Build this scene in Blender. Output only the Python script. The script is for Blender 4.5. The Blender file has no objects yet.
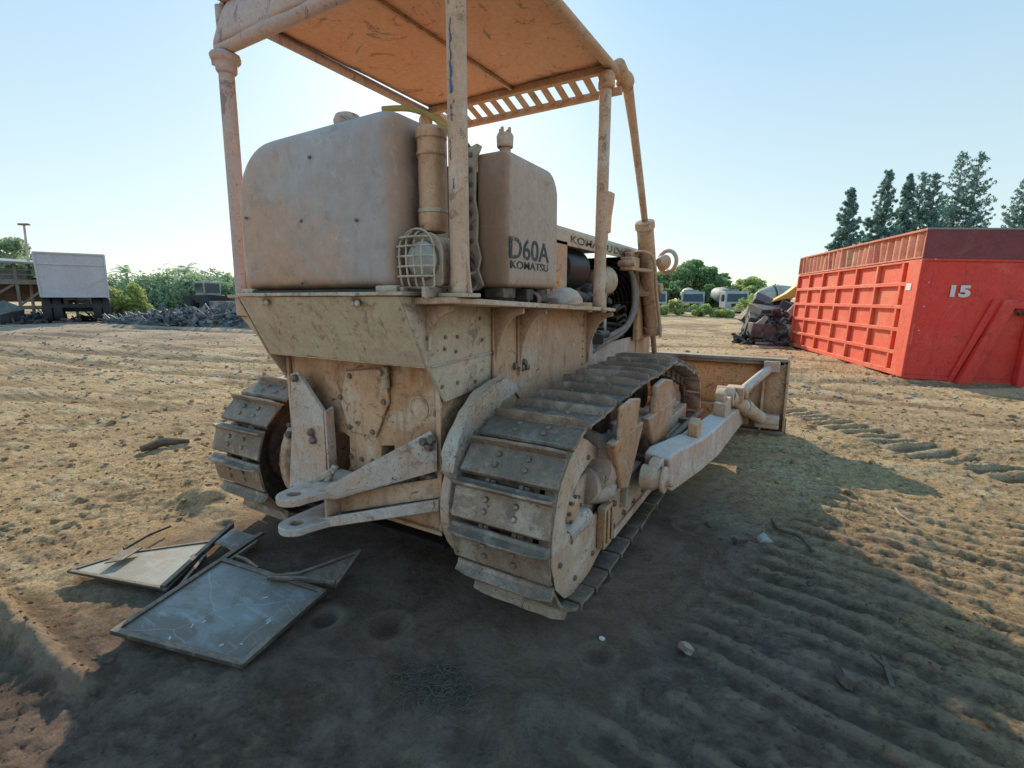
import bpy, bmesh, math, random
import numpy as np
from math import sin, cos, tan, atan2, radians, pi, sqrt, exp
from mathutils import Vector, Matrix

random.seed(7)
RNG = np.random.default_rng(11)
SC = bpy.context.scene
COL = SC.collection

# ------------------------------------------------------------------ camera model (a real camera pose in metres)
CAM = Vector((2.004, -2.077, 1.519)); YAW = -.533; PITCH = .174; FPX = 484.8
FW = Vector((sin(YAW)*cos(PITCH), cos(YAW)*cos(PITCH), -sin(PITCH)))
RT = Vector((cos(YAW), -sin(YAW), 0)); UP = RT.cross(FW)
def ray(px, py): return FW + RT*((px-512)/FPX) + UP*((384-py)/FPX)
def onp(ax, v, px, py):                 # survey helper: the point on the plane axis=v seen along a sight line
    d = ray(px, py); t = (v-CAM[ax])/d[ax]; return CAM + d*t
def yz(px, py, x): p = onp(0, x, px, py); return (p.y, p.z)
def xz(px, py, y): p = onp(1, y, px, py); return (p.x, p.z)
def at(px, py, depth): return CAM + ray(px, py)*depth
def zat(py, x, y):                      # height at plan position x,y
    v = (384-py)/FPX; dx, dy = x-CAM.x, y-CAM.y
    a = FW.x*dx+FW.y*dy; b = UP.x*dx+UP.y*dy
    return CAM.z + (v*a-b)/(UP.z-v*FW.z)

# ------------------------------------------------------------------ noise
def _h(ix, iy, s):
    n = (ix.astype(np.int64)*374761393 + iy.astype(np.int64)*668265263 + s*1442695041) & 0xffffffff
    n = ((n ^ (n >> 13))*1274126177) & 0xffffffff
    n = ((n ^ (n >> 16))*2246822519) & 0xffffffff
    return ((n ^ (n >> 15)) & 0xffffff)/float(0xffffff)
def vnoise(x, y, s=0):
    x = np.asarray(x, float); y = np.asarray(y, float)
    ix = np.floor(x); iy = np.floor(y); fx = x-ix; fy = y-iy
    u = fx*fx*fx*(fx*(fx*6-15)+10); v = fy*fy*fy*(fy*(fy*6-15)+10)
    a = _h(ix, iy, s); b = _h(ix+1, iy, s); c = _h(ix, iy+1, s); d = _h(ix+1, iy+1, s)
    return (a*(1-u)+b*u)*(1-v)+(c*(1-u)+d*u)*v*1.0 - .5
def fbm(x, y, o=4, s=0, g=.5):
    t = 0; a = 1
    for i in range(o):
        t = t + a*vnoise(x*2**i+17.3*i, y*2**i-9.1*i, s+i); a *= g
    return t
def sstep(a, b, x):
    t = np.clip((x-a)/(b-a), 0, 1); return t*t*(3-2*t)
PITS = [(-.6+RNG.uniform(-2.2, 2.2), -.9+RNG.uniform(-2.0, 2.2), RNG.uniform(.03, .085), RNG.uniform(.006, .02)) for _ in range(60)] + \
       [(RNG.uniform(-.5, 3.2), RNG.uniform(-1.6, 1.6), RNG.uniform(.03, .09), RNG.uniform(.004, .015)) for _ in range(40)]
def ground(x, y):
    x = np.asarray(x, float); y = np.asarray(y, float)
    r = np.sqrt((x)**2+(y-1)**2)
    z = .49*sstep(0, 1, (-x*.95+y*.2-4)/18)
    # machine stands on firm ground
    calm = np.exp(-(np.maximum(np.abs(x)-1.3, 0)**2+np.maximum(np.abs(y-1.2)-1.9, 0)**2)/.16)
    k = 1-.93*calm
    z = z + k*(.09*fbm(x*.33, y*.33, 3, 3)*sstep(2, 9, r) + .018*fbm(x*1.3, y*1.3, 3, 9) + .007*fbm(x*5, y*5, 3, 21) + .013*fbm(x*19, y*19, 3, 35, .85))
    # lit soil to the left is trampled and lumpy
    lump = sstep(-.4, -1.6, x)*sstep(-3.2, -1.5, y)*sstep(9, 3, r)
    z = z + k*lump*(.014*np.maximum(vnoise(x*4.3, y*4.3, 51), -.15)+.015*np.maximum(vnoise(x*11.5, y*11.5, 52), .02)*2-.01)
    # cleat marks left by crawler tracks
    a = radians(14); dx, dy = x-2.62, y-.9
    u = dx*cos(a)-dy*sin(a); v = dx*sin(a)+dy*cos(a)
    band = sstep(.85, .6, np.abs(u))*sstep(1.9, 1.3, v)*sstep(-3.2, -2.2, v)
    w = v + .008*fbm(x*2.2, y*2.2, 3, 60)
    ph = (w/.15) % 1.0
    rid = (sstep(.22, .34, ph)*sstep(.80, .62, ph))*(.45+.8*np.clip(.5+1.6*fbm(x*5, y*5, 3, 62), 0, 1))
    z = z + band*(.021*rid*(.9+.5*fbm(x*3, y*3, 2, 61)) - .008)
    a2 = atan2(.67, -.74); dx, dy = x-3.15, y-4.2
    v = dx*.67-dy*.74; u = dx*.74+dy*.67
    w = v + .05*fbm(x*2, y*2, 2, 64); ph = (w/.19) % 1.0
    for off in (0,):
        band = sstep(.34, .25, np.abs(u-off-.05*vnoise(v, v*0, 3)))*sstep(-3.2, -2.4, v)*sstep(4.5, 3.0, v)
        z = z + band*(.052*sstep(.2, .36, ph)*sstep(.82, .64, ph)*(.8+.6*fbm(x*3, y*3, 2, 66))-.024)
        z = z + .035*np.exp(-((np.abs(u-off)-.36)/.07)**2)*sstep(-3.2, -2.4, v)*sstep(4.5, 3.0, v)*(.5+fbm(x*4, y*4, 2, 67))
    # old wheel ruts crossing the yard on the left
    for (x0, y0, an, wd, dp) in ((-4.5, 1.5, 1.25, .22, .05), (-5.4, 3.6, 1.33, .22, .06), (-9, 4.5, 1.2, .3, .08), (-3.0, 6.0, 1.42, .25, .06), (-14, 8.5, 1.15, .4, .1), (5.2, 6.0, 2.3, .25, .05), (6.0, 5.0, 2.3, .25, .05), (-1, 12, 1.5, .4, .08)):
        n_ = (x-x0)*cos(an)-(y-y0)*-sin(an)
        d = (x-x0)*sin(an-pi/2)+(y-y0)*cos(an-pi/2) + .5*fbm(x*.22, y*.22, 2, 71)
        z = z + k*(-dp*np.exp(-(d/wd)**2)+dp*.6*np.exp(-((np.abs(d)-wd*1.7)/(wd*.5))**2))*(.6+fbm(x*.6, y*.6, 2, 75))*sstep(1.6, 3.0, r)
    # low soil ridge beyond the broken windows, added to cast a thin shadow band
    z = z + .085*np.exp(-((y+1.50+.1*x*0)/.055)**2)*sstep(-.15, -.42, x)*sstep(-3.5, -1.0, x)*(1+.6*vnoise(x*6, y*6, 5))
    # scraped mound behind the left track
    z = z + .10*np.exp(-(((x+1.75)/.30)**2+((y+.28)/.16)**2))*(1+.8*vnoise(x*7, y*7, 8))
    for (px_, py_, pr_, pd_) in PITS:
        z = z - pd_*np.exp(-(((x-px_)**2+(y-py_)**2)/pr_**2)) + pd_*.5*np.exp(-((np.sqrt((x-px_)**2+(y-py_)**2)-pr_*1.6)/(pr_*.5))**2)
    return z
def gz(x, y): return float(ground(np.array([x]), np.array([y]))[0])

# ------------------------------------------------------------------ materials
def nt(name):
    m = bpy.data.materials.new(name); m.use_nodes = True
    t = m.node_tree; t.nodes.clear()
    o = t.nodes.new('ShaderNodeOutputMaterial'); b = t.nodes.new('ShaderNodeBsdfPrincipled')
    t.links.new(b.outputs[0], o.inputs[0]); return m, t, b
def N(t, ty, **kw):
    n = t.nodes.new(ty)
    for k, v in kw.items():
        if k.startswith('i_'): n.inputs[k[2:]].default_value = v
        else: setattr(n, k, v)
    return n
def c4(c): return (c[0], c[1], c[2], 1)
def mixc(t, fac, a, b):
    n = N(t, 'ShaderNodeMix', data_type='RGBA')
    for s, v in ((0, fac), (6, a), (7, b)):
        if isinstance(v, (tuple, list)): n.inputs[s].default_value = c4(v)
        elif isinstance(v, (int, float)): n.inputs[s].default_value = v
        else: t.links.new(v, n.inputs[s])
    return n.outputs[2]
def ramp(t, f, lo, hi, a=0., b=1.):
    n = N(t, 'ShaderNodeMapRange', interpolation_type='SMOOTHSTEP')
    n.inputs[1].default_value = lo; n.inputs[2].default_value = hi; n.inputs[3].default_value = a; n.inputs[4].default_value = b
    t.links.new(f, n.inputs[0]); return n.outputs[0]
def noise(t, vec, scale, detail=5, rough=.6, dist=0.):
    n = N(t, 'ShaderNodeTexNoise'); n.inputs['Scale'].default_value = scale; n.inputs['Detail'].default_value = detail
    n.inputs['Roughness'].default_value = rough; n.inputs['Distortion'].default_value = dist
    t.links.new(vec, n.inputs['Vector']); return n.outputs['Fac']
def coords(t, stretch=None):
    tc = N(t, 'ShaderNodeTexCoord'); oi = N(t, 'ShaderNodeObjectInfo')
    mu = N(t, 'ShaderNodeMath', operation='MULTIPLY'); mu.inputs[1].default_value = 41.7; t.links.new(oi.outputs['Random'], mu.inputs[0])
    ad = N(t, 'ShaderNodeVectorMath', operation='ADD'); t.links.new(tc.outputs['Object'], ad.inputs[0]); t.links.new(mu.outputs[0], ad.inputs[1])
    v = ad.outputs[0]
    return v
def stretchv(t, v, s):
    m = N(t, 'ShaderNodeVectorMath', operation='MULTIPLY'); t.links.new(v, m.inputs[0]); m.inputs[1].default_value = s; return m.outputs[0]
def mulf(t, a, b):
    m = N(t, 'ShaderNodeMath', operation='MULTIPLY')
    for i, v in enumerate((a, b)):
        if isinstance(v, (int, float)): m.inputs[i].default_value = v
        else: t.links.new(v, m.inputs[i])
    return m.outputs[0]
def grime(name, c0, c1, c2, sc=3., patch=(.5, .62), rust=(.16, .07, .04), rustamt=.62, rough=.75, metal=0., bump=.25, dust=.5, dustc=(.46, .37, .29), streak=.35, streakc=(.20, .13, .09), edge=.0, ao=.85, chips=1., side=None):
    if ao:
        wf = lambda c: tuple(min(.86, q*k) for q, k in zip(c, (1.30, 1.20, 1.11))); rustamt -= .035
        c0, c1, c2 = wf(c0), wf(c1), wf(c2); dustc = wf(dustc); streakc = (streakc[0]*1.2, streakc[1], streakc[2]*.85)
    m, t, b = nt(name); v = coords(t)
    col = mixc(t, ramp(t, noise(t, v, sc, 6, .62, .4), .35, .65), c0, c1)
    col = mixc(t, ramp(t, noise(t, v, sc*.8, 7, .7, .8), *patch), col, c2)
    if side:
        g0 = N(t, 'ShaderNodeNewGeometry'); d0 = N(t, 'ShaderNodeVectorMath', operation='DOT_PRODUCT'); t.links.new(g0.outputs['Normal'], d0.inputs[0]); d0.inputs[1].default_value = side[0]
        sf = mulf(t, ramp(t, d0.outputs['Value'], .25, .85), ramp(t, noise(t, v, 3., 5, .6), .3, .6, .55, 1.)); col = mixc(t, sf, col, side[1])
    if streak:
        s = noise(t, stretchv(t, v, (9, 9, 1.6)), 1., 7, .72, 1.2)
        col = mixc(t, ramp(t, s, .53, .68, 0, streak*.75), col, streakc)
        s2 = noise(t, v, sc*1.9, 8, .75, .5)
        col = mixc(t, ramp(t, s2, .54, .66, 0, streak*.7), col, tuple(min(1, x*1.35) for x in c1))
        s3 = noise(t, v, sc*1.3, 8, .78, 1.5)
        col = mixc(t, ramp(t, s3, .55, .66, 0, min(1, streak*1.1)), col, streakc)
        chip = noise(t, stretchv(t, v, (1., 1., .55)), sc*13, 4, .6, 2.)
        col = mixc(t, ramp(t, chip, .635, .66, 0, .8*chips), col, tuple(min(.66, x*1.25+.04) for x in c0))
        col = mixc(t, ramp(t, chip, .345, .32, 0, .85*chips), col, tuple(x*.8 for x in streakc))
        col = mixc(t, ramp(t, noise(t, v, sc*5, 9, .8, .8), .57, .66, 0, min(1, streak*.9)), col, tuple(x*.7 for x in streakc))
    if ao:   # old paint lost in large worn islands with a dark rim
        wn = noise(t, v, sc*1.6, 9, .8, 2.2)
        col = mixc(t, ramp(t, wn, .585, .60, 0, .75*chips), col, (.20, .115, .075)); col = mixc(t, ramp(t, wn, .615, .63, 0, .8*chips), col, (.36, .29, .245))
    fine = noise(t, v, sc*16, 6, .7)
    col = mixc(t, ramp(t, fine, .3, .7, .0, .32), col, tuple(x*.55 for x in c1))
    col = mixc(t, ramp(t, noise(t, v, sc*7, 6, .75, 1.), rustamt, rustamt+.06), col, rust)
    if edge:
        g = N(t, 'ShaderNodeNewGeometry'); 
        bv = N(t, 'ShaderNodeBevel', samples=4); bv.inputs[0].default_value = .012
        dp = N(t, 'ShaderNodeVectorMath', operation='DOT_PRODUCT'); t.links.new(bv.outputs[0], dp.inputs[0]); t.links.new(g.outputs['Normal'], dp.inputs[1])
        e = ramp(t, dp.outputs['Value'], .97, .85)
        e = mulf(t, e, ramp(t, noise(t, v, 14, 4, .7), .4, .6, .1, edge))
        wear = mixc(t, ramp(t, noise(t, v, 9, 5, .7), .44, .54), (.17, .085, .05), tuple(min(.6, x*1.25+.03) for x in c0))
        col = mixc(t, e, col, wear)
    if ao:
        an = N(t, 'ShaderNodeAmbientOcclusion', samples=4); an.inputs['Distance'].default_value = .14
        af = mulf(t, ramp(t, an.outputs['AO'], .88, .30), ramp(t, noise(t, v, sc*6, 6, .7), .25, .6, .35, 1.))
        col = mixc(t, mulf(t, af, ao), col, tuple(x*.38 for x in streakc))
    if dust:
        g = N(t, 'ShaderNodeNewGeometry'); sx = N(t, 'ShaderNodeSeparateXYZ'); t.links.new(g.outputs['Normal'], sx.inputs[0])
        d = mulf(t, ramp(t, sx.outputs[2], .35, .95), ramp(t, noise(t, v, sc*5, 5, .6), .3, .6, .35, 1.))
        col = mixc(t, mulf(t, d, dust), col, dustc)
    t.links.new(col, b.inputs['Base Color'])
    t.links.new(ramp(t, noise(t, v, sc*9, 5, .6), .3, .7, max(.05, rough-.12), min(1, rough+.15)), b.inputs['Roughness'])
    b.inputs['Metallic'].default_value = metal
    b.inputs['Specular IOR Level'].default_value = .35
    bp = N(t, 'ShaderNodeBump'); bp.inputs['Strength'].default_value = bump; bp.inputs['Distance'].default_value = .01
    h = N(t, 'ShaderNodeMath', operation='ADD'); t.links.new(fine, h.inputs[0]); t.links.new(mulf(t, noise(t, v, sc*2.2, 4, .5), 1.6), h.inputs[1])
    t.links.new(h.outputs[0], bp.inputs['Height']); t.links.new(bp.outputs[0], b.inputs['Normal'])
    return m
def plain(name, c, rough=.6, metal=0., var=.35, sc=8., bump=.15):
    m, t, b = nt(name); v = coords(t)
    col = mixc(t, ramp(t, noise(t, v, sc, 6, .65), .3, .7), c, tuple(x*(1-var) for x in c))
    t.links.new(col, b.inputs['Base Color']); b.inputs['Roughness'].default_value = rough; b.inputs['Metallic'].default_value = metal
    bp = N(t, 'ShaderNodeBump'); bp.inputs['Strength'].default_value = bump; bp.inputs['Distance'].default_value = .01
    t.links.new(noise(t, v, sc*5, 5, .6), bp.inputs['Height']); t.links.new(bp.outputs[0], b.inputs['Normal'])
    return m
def glass(name, c=(.5, .55, .55), dirt=.5, rough=.08):
    m, t, b = nt(name); v = coords(t)
    d = ramp(t, noise(t, v, 2.2, 8, .72, .6), .42, .56, .0, 1.)
    d2 = ramp(t, noise(t, stretchv(t, v, (3, 14, 1)), 1.6, 6, .7, .4), .5, .7)
    col = mixc(t, mulf(t, d, dirt), c, (.20, .155, .125)); col = mixc(t, mulf(t, d2, .35), col, (.5, .52, .54))
    vo = N(t, 'ShaderNodeTexVoronoi', feature='DISTANCE_TO_EDGE'); vo.inputs['Scale'].default_value = 2.2
    dv = N(t, 'ShaderNodeMixRGB'); dv.inputs[0].default_value = .12; t.links.new(v, dv.inputs[1]); nz = N(t, 'ShaderNodeTexNoise'); nz.inputs['Scale'].default_value = 3.; t.links.new(v, nz.inputs['Vector']); t.links.new(nz.outputs['Color'], dv.inputs[2]); t.links.new(dv.outputs[0], vo.inputs['Vector'])
    col = mixc(t, mulf(t, ramp(t, vo.outputs['Distance'], .007, .001), .3), col, (.50, .52, .52))
    t.links.new(col, b.inputs['Base Color'])
    r = N(t, 'ShaderNodeMath', operation='MAXIMUM'); t.links.new(ramp(t, d, 0, 1, rough, .65), r.inputs[0]); t.links.new(mulf(t, d2, .5), r.inputs[1])
    t.links.new(r.outputs[0], b.inputs['Roughness'])
    b.inputs['Specular IOR Level'].default_value = .55
    return m

M = {}
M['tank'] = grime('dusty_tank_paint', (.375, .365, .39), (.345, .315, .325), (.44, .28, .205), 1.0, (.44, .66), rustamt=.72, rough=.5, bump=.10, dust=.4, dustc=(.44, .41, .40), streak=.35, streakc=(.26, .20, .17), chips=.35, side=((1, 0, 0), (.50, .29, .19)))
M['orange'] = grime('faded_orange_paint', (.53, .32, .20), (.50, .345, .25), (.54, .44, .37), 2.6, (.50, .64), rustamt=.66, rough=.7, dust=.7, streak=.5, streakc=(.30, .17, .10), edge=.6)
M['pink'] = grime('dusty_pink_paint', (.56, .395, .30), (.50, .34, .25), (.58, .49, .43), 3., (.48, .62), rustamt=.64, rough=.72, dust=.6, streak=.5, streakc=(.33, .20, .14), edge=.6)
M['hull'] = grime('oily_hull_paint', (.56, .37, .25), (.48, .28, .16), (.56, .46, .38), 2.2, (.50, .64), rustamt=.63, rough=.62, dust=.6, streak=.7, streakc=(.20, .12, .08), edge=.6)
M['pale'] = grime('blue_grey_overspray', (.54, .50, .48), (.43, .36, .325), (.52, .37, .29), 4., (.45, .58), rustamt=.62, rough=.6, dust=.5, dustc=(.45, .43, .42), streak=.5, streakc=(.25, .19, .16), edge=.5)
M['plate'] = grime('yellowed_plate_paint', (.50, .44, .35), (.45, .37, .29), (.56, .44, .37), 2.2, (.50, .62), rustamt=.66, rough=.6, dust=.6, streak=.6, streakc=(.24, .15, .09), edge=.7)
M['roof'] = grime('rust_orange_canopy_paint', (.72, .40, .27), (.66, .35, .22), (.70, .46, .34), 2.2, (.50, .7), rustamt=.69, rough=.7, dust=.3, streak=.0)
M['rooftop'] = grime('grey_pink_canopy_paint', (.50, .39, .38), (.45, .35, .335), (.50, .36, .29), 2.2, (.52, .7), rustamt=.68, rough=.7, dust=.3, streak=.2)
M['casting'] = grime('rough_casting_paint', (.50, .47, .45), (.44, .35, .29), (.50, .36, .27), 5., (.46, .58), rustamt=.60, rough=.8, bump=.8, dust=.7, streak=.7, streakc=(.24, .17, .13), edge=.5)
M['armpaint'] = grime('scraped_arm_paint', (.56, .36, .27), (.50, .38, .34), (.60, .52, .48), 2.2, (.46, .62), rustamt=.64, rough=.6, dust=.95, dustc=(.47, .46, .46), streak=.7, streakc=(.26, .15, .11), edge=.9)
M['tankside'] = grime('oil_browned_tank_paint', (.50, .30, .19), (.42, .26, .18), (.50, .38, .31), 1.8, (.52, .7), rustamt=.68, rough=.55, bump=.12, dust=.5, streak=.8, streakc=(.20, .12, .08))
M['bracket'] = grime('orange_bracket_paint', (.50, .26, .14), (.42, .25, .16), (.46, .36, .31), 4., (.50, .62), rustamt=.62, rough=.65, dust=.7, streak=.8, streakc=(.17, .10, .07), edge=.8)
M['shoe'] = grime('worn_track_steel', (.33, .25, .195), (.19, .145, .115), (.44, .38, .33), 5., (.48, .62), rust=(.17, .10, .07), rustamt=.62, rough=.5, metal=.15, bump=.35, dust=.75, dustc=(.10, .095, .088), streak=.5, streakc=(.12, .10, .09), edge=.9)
M['link'] = grime('greasy_chain_steel', (.13, .10, .085), (.08, .065, .06), (.24, .17, .13), 9., (.50, .62), rough=.6, metal=.3, bump=.4, dust=.4, streak=0)
M['dark'] = plain('oily_black_metal', (.035, .035, .038), .45, .4, .5, 12)
M['engine'] = grime('greasy_engine_metal', (.10, .10, .105), (.06, .06, .062), (.22, .20, .18), 8., (.52, .62), rough=.5, metal=.3, bump=.4, dust=.5, dustc=(.28, .26, .24), streak=0)
M['hose'] = plain('dusty_rubber_hose', (.30, .24, .21), .7, 0, .4, 14)
M['bolt'] = plain('dull_bolt_steel', (.27, .21, .18), .5, .5, .4, 30)
M['ink'] = grime('worn_dark_lettering', (.035, .055, .06), (.05, .07, .075), (.40, .31, .27), 22., (.56, .62), rustamt=.8, rough=.7, dust=0, streak=0)
M['inkpale'] = grime('faded_lettering', (.07, .06, .06), (.09, .08, .08), (.42, .35, .31), 26., (.50, .56), rustamt=.8, rough=.7, dust=0, streak=0)
M['whitepaint'] = plain('chipped_white_paint', (.75, .72, .72), .6, 0, .15, 20)
M['lens'] = glass('dusty_lamp_glass', (.55, .55, .54), .3, .2)
M['cable'] = plain('yellow_cable_sleeve', (.50, .36, .10), .6, 0, .4, 20)
M['bluetape'] = plain('blue_paint_scuff', (.07, .15, .34), .6, 0, .5, 40)
M['blade'] = grime('scoured_blade_paint', (.74, .33, .13), (.62, .31, .15), (.36, .20, .13), 2.6, (.50, .64), rustamt=.60, rough=.65, dust=.5, streak=.4, edge=.6)
M['bladesteel'] = grime('bare_edge_steel', (.35, .31, .28), (.27, .22, .19), (.26, .15, .10), 5., (.48, .62), rough=.45, metal=.4, dust=.4)
M['red'] = grime('weathered_red_paint', (.84, .055, .04), (.78, .07, .05), (.80, .15, .09), 1.2, (.52, .7), rust=(.20, .05, .035), rustamt=.67, rough=.5, bump=.12, dust=.2, dustc=(.50, .30, .22), streak=.5, streakc=(.34, .03, .025), edge=.4, ao=0)
M['redside'] = grime('sunlit_red_paint', (.88, .12, .06), (.82, .13, .07), (.84, .24, .13), 1.1, (.50, .66), rust=(.22, .06, .04), rustamt=.66, rough=.6, bump=.12, dust=.3, dustc=(.60, .38, .26), streak=.5, streakc=(.40, .05, .035), edge=.5, ao=0)  # red of the skip's sunlit side, warm sunlight mixed into the colour
M['maroon'] = grime('dull_maroon_paint', (.25, .06, .07), (.20, .05, .06), (.30, .09, .085), 1.6, (.52, .7), rustamt=.69, rough=.6, bump=.10, dust=.3, streak=.25, ao=0)
M['peach'] = grime('flaked_peach_paint', (.68, .24, .15), (.60, .15, .10), (.66, .38, .24), 1.9, (.50, .62), rust=(.20, .06, .04), rustamt=.60, rough=.7, bump=.15, dust=.3, streak=.5, ao=0)
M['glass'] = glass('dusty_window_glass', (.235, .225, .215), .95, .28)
M['glasslit'] = glass('sunlit_window_glass', (.40, .36, .28), .6, .35)  # paler copy of the window glass, sunlight put into its colour
M['frame'] = grime('old_window_frame', (.085, .075, .07), (.05, .045, .045), (.22, .19, .165), 8., (.52, .64), rough=.7, dust=.5, dustc=(.30, .25, .20), streak=0, edge=.8)
M['wood'] = grime('grey_timber', (.36, .30, .24), (.28, .22, .17), (.42, .36, .29), 3., (.5, .65), rustamt=.75, rough=.85, dust=.4, streak=.5, ao=0)
M['shedwall'] = plain('brown_shed_boards', (.22, .15, .12), .85, 0, .4, 3)
M['shedroof'] = plain('grey_sheet_roof', (.33, .32, .31), .7, .1, .3, 2)
M['tipper'] = grime('white_tipper_paint', (.60, .58, .62), (.54, .52, .57), (.50, .46, .47), 1.5, (.55, .7), rustamt=.70, rough=.55, bump=.1, dust=.3, streak=.4, streakc=(.40, .36, .36), ao=0)
M['tyre'] = plain('dusty_black_tyre', (.045, .045, .05), .85, 0, .3, 6)
M['truckwhite'] = grime('old_white_cab_paint', (.50, .53, .54), (.42, .46, .48), (.33, .31, .28), 1.4, (.50, .62), rough=.6, dust=.4, streak=.6, ao=0)
M['screen'] = plain('dark_windscreen', (.04, .07, .09), .15, 0, .3, 2, 0)
M['drumgrey'] = grime('faded_mixer_drum_paint', (.50, .56, .55), (.42, .46, .44), (.36, .33, .28), 1.2, (.48, .6), rough=.7, dust=.5, streak=.6, ao=0)
M['yellow'] = plain('faded_yellow_paint', (.60, .47, .10), .6, 0, .35, 2)
M['concrete'] = plain('stained_concrete', (.42, .40, .37), .9, 0, .35, 3)
M['rubble'] = grime('dark_scrap_iron', (.085, .075, .085), (.05, .05, .055), (.17, .14, .13), 2.5, (.5, .62), rough=.75, dust=.5, dustc=(.26, .22, .18), streak=0, ao=0)
M['bluescrap'] = grime('mixed_scrap_metal', (.16, .17, .19), (.10, .11, .13), (.36, .33, .31), 1.4, (.5, .6), rough=.6, dust=.5, streak=0, ao=0)
M['twig'] = plain('dry_twig', (.16, .12, .09), .9, 0, .5, 20)
M['paper'] = plain('white_scrap_plastic', (.65, .65, .64), .7, 0, .2, 10)

def leafmat(name, a, b_, c_):
    m, t, b = nt(name); v = coords(t); g = N(t, 'ShaderNodeNewGeometry')
    col = mixc(t, g.outputs['Random Per Island'], a, b_)
    col = mixc(t, ramp(t, noise(t, v, .5, 3, .5), .4, .65), col, c_)
    t.links.new(col, b.inputs['Base Color']); b.inputs['Roughness'].default_value = .65
    tr = N(t, 'ShaderNodeBsdfTranslucent'); t.links.new(col, tr.inputs[0])
    mx = N(t, 'ShaderNodeMixShader'); mx.inputs[0].default_value = .45
    t.links.new(b.outputs[0], mx.inputs[1]); t.links.new(tr.outputs[0], mx.inputs[2])
    t.links.new(mx.outputs[0], t.nodes['Material Output'].inputs[0]); return m
M['casuarina'] = leafmat('casuarina_needles', (.17, .31, .27), (.27, .42, .37), (.22, .36, .34))  # greens paled and blued, distance haze put into the colour
M['leaf'] = leafmat('broad_green_leaves', (.15, .27, .12), (.24, .38, .17), (.28, .38, .17))
M['hedge'] = leafmat('hedge_leaves', (.27, .38, .23), (.36, .48, .29), (.33, .43, .27))  # leaf greens lightened, far haze put into the colour
M['shrub'] = leafmat('pale_shrub_leaves', (.36, .46, .15), (.46, .54, .22), (.40, .46, .17))
M['bark'] = plain('grey_bark', (.17, .14, .12), .9, 0, .4, 3)

# ground
def ground_mat():
    m, t, b = nt('trampled_yard_soil')
    tc = N(t, 'ShaderNodeTexCoord'); v = tc.outputs['Object']
    col = mixc(t, ramp(t, noise(t, v, .45, 7, .6, .5), .38, .62), (.84, .565, .29), (.66, .43, .225))
    col = mixc(t, ramp(t, noise(t, v, 1.7, 8, .68, .6), .48, .64), col, (.88, .67, .40))
    col = mixc(t, ramp(t, noise(t, v, .9, 8, .72, 1.2), .56, .68, 0, .7), col, (.25, .175, .13))
    col = mixc(t, ramp(t, noise(t, v, 13, 8, .72), .50, .68, 0, .75), col, (.20, .145, .11))
    col = mixc(t, ramp(t, noise(t, v, 60, 5, .7), .42, .66, 0, .6), col, (.15, .11, .09))
    col = mixc(t, ramp(t, noise(t, v, 110, 3, .6), .68, .72), col, (.60, .54, .47))
    # dark ellipse round the bulldozer: its shade painted into the soil colour
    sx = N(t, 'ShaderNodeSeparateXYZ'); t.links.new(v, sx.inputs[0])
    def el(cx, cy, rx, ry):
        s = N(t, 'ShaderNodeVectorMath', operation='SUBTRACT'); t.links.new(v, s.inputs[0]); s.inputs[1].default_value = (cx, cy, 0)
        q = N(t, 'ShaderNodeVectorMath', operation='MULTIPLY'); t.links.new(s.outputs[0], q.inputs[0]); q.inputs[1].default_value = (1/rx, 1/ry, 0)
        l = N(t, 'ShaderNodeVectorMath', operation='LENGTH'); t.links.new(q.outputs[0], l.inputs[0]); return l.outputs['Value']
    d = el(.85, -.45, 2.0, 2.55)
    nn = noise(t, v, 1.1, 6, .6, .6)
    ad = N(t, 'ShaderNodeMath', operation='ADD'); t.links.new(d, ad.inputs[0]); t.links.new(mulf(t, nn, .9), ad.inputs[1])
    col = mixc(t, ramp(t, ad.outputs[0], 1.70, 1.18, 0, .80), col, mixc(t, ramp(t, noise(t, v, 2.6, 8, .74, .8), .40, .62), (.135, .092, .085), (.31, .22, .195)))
    far = el(-22, 7, 14, 7)
    col = mixc(t, ramp(t, far, 1.2, .4, 0, .6), col, (.34, .27, .245))
    col = mixc(t, ramp(t, noise(t, v, 70, 6, .8), .46, .34, 0, .55), col, (.14, .098, .08))
    col = mixc(t, ramp(t, noise(t, v, 45, 6, .8), .60, .68, 0, .40), col, (.50, .38, .30))
    col = mixc(t, ramp(t, noise(t, v, 1.1, 7, .75, 1.4), .50, .62, 0, .30), col, (.22, .145, .12))
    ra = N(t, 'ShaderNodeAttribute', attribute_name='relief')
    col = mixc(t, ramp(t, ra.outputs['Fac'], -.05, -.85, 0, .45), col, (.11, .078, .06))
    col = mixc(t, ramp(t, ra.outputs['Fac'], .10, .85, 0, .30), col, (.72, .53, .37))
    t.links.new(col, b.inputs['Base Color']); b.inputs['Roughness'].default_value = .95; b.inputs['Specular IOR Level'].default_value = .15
    bp = N(t, 'ShaderNodeBump'); bp.inputs['Strength'].default_value = 1.; bp.inputs['Distance'].default_value = .05
    h = N(t, 'ShaderNodeMath', operation='ADD'); t.links.new(noise(t, v, 34, 10, .84), h.inputs[0]); t.links.new(mulf(t, noise(t, v, 4., 5, .6), 2.), h.inputs[1])
    t.links.new(h.outputs[0], bp.inputs['Height']); t.links.new(bp.outputs[0], b.inputs['Normal'])
    return m
M['ground'] = ground_mat()

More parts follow.
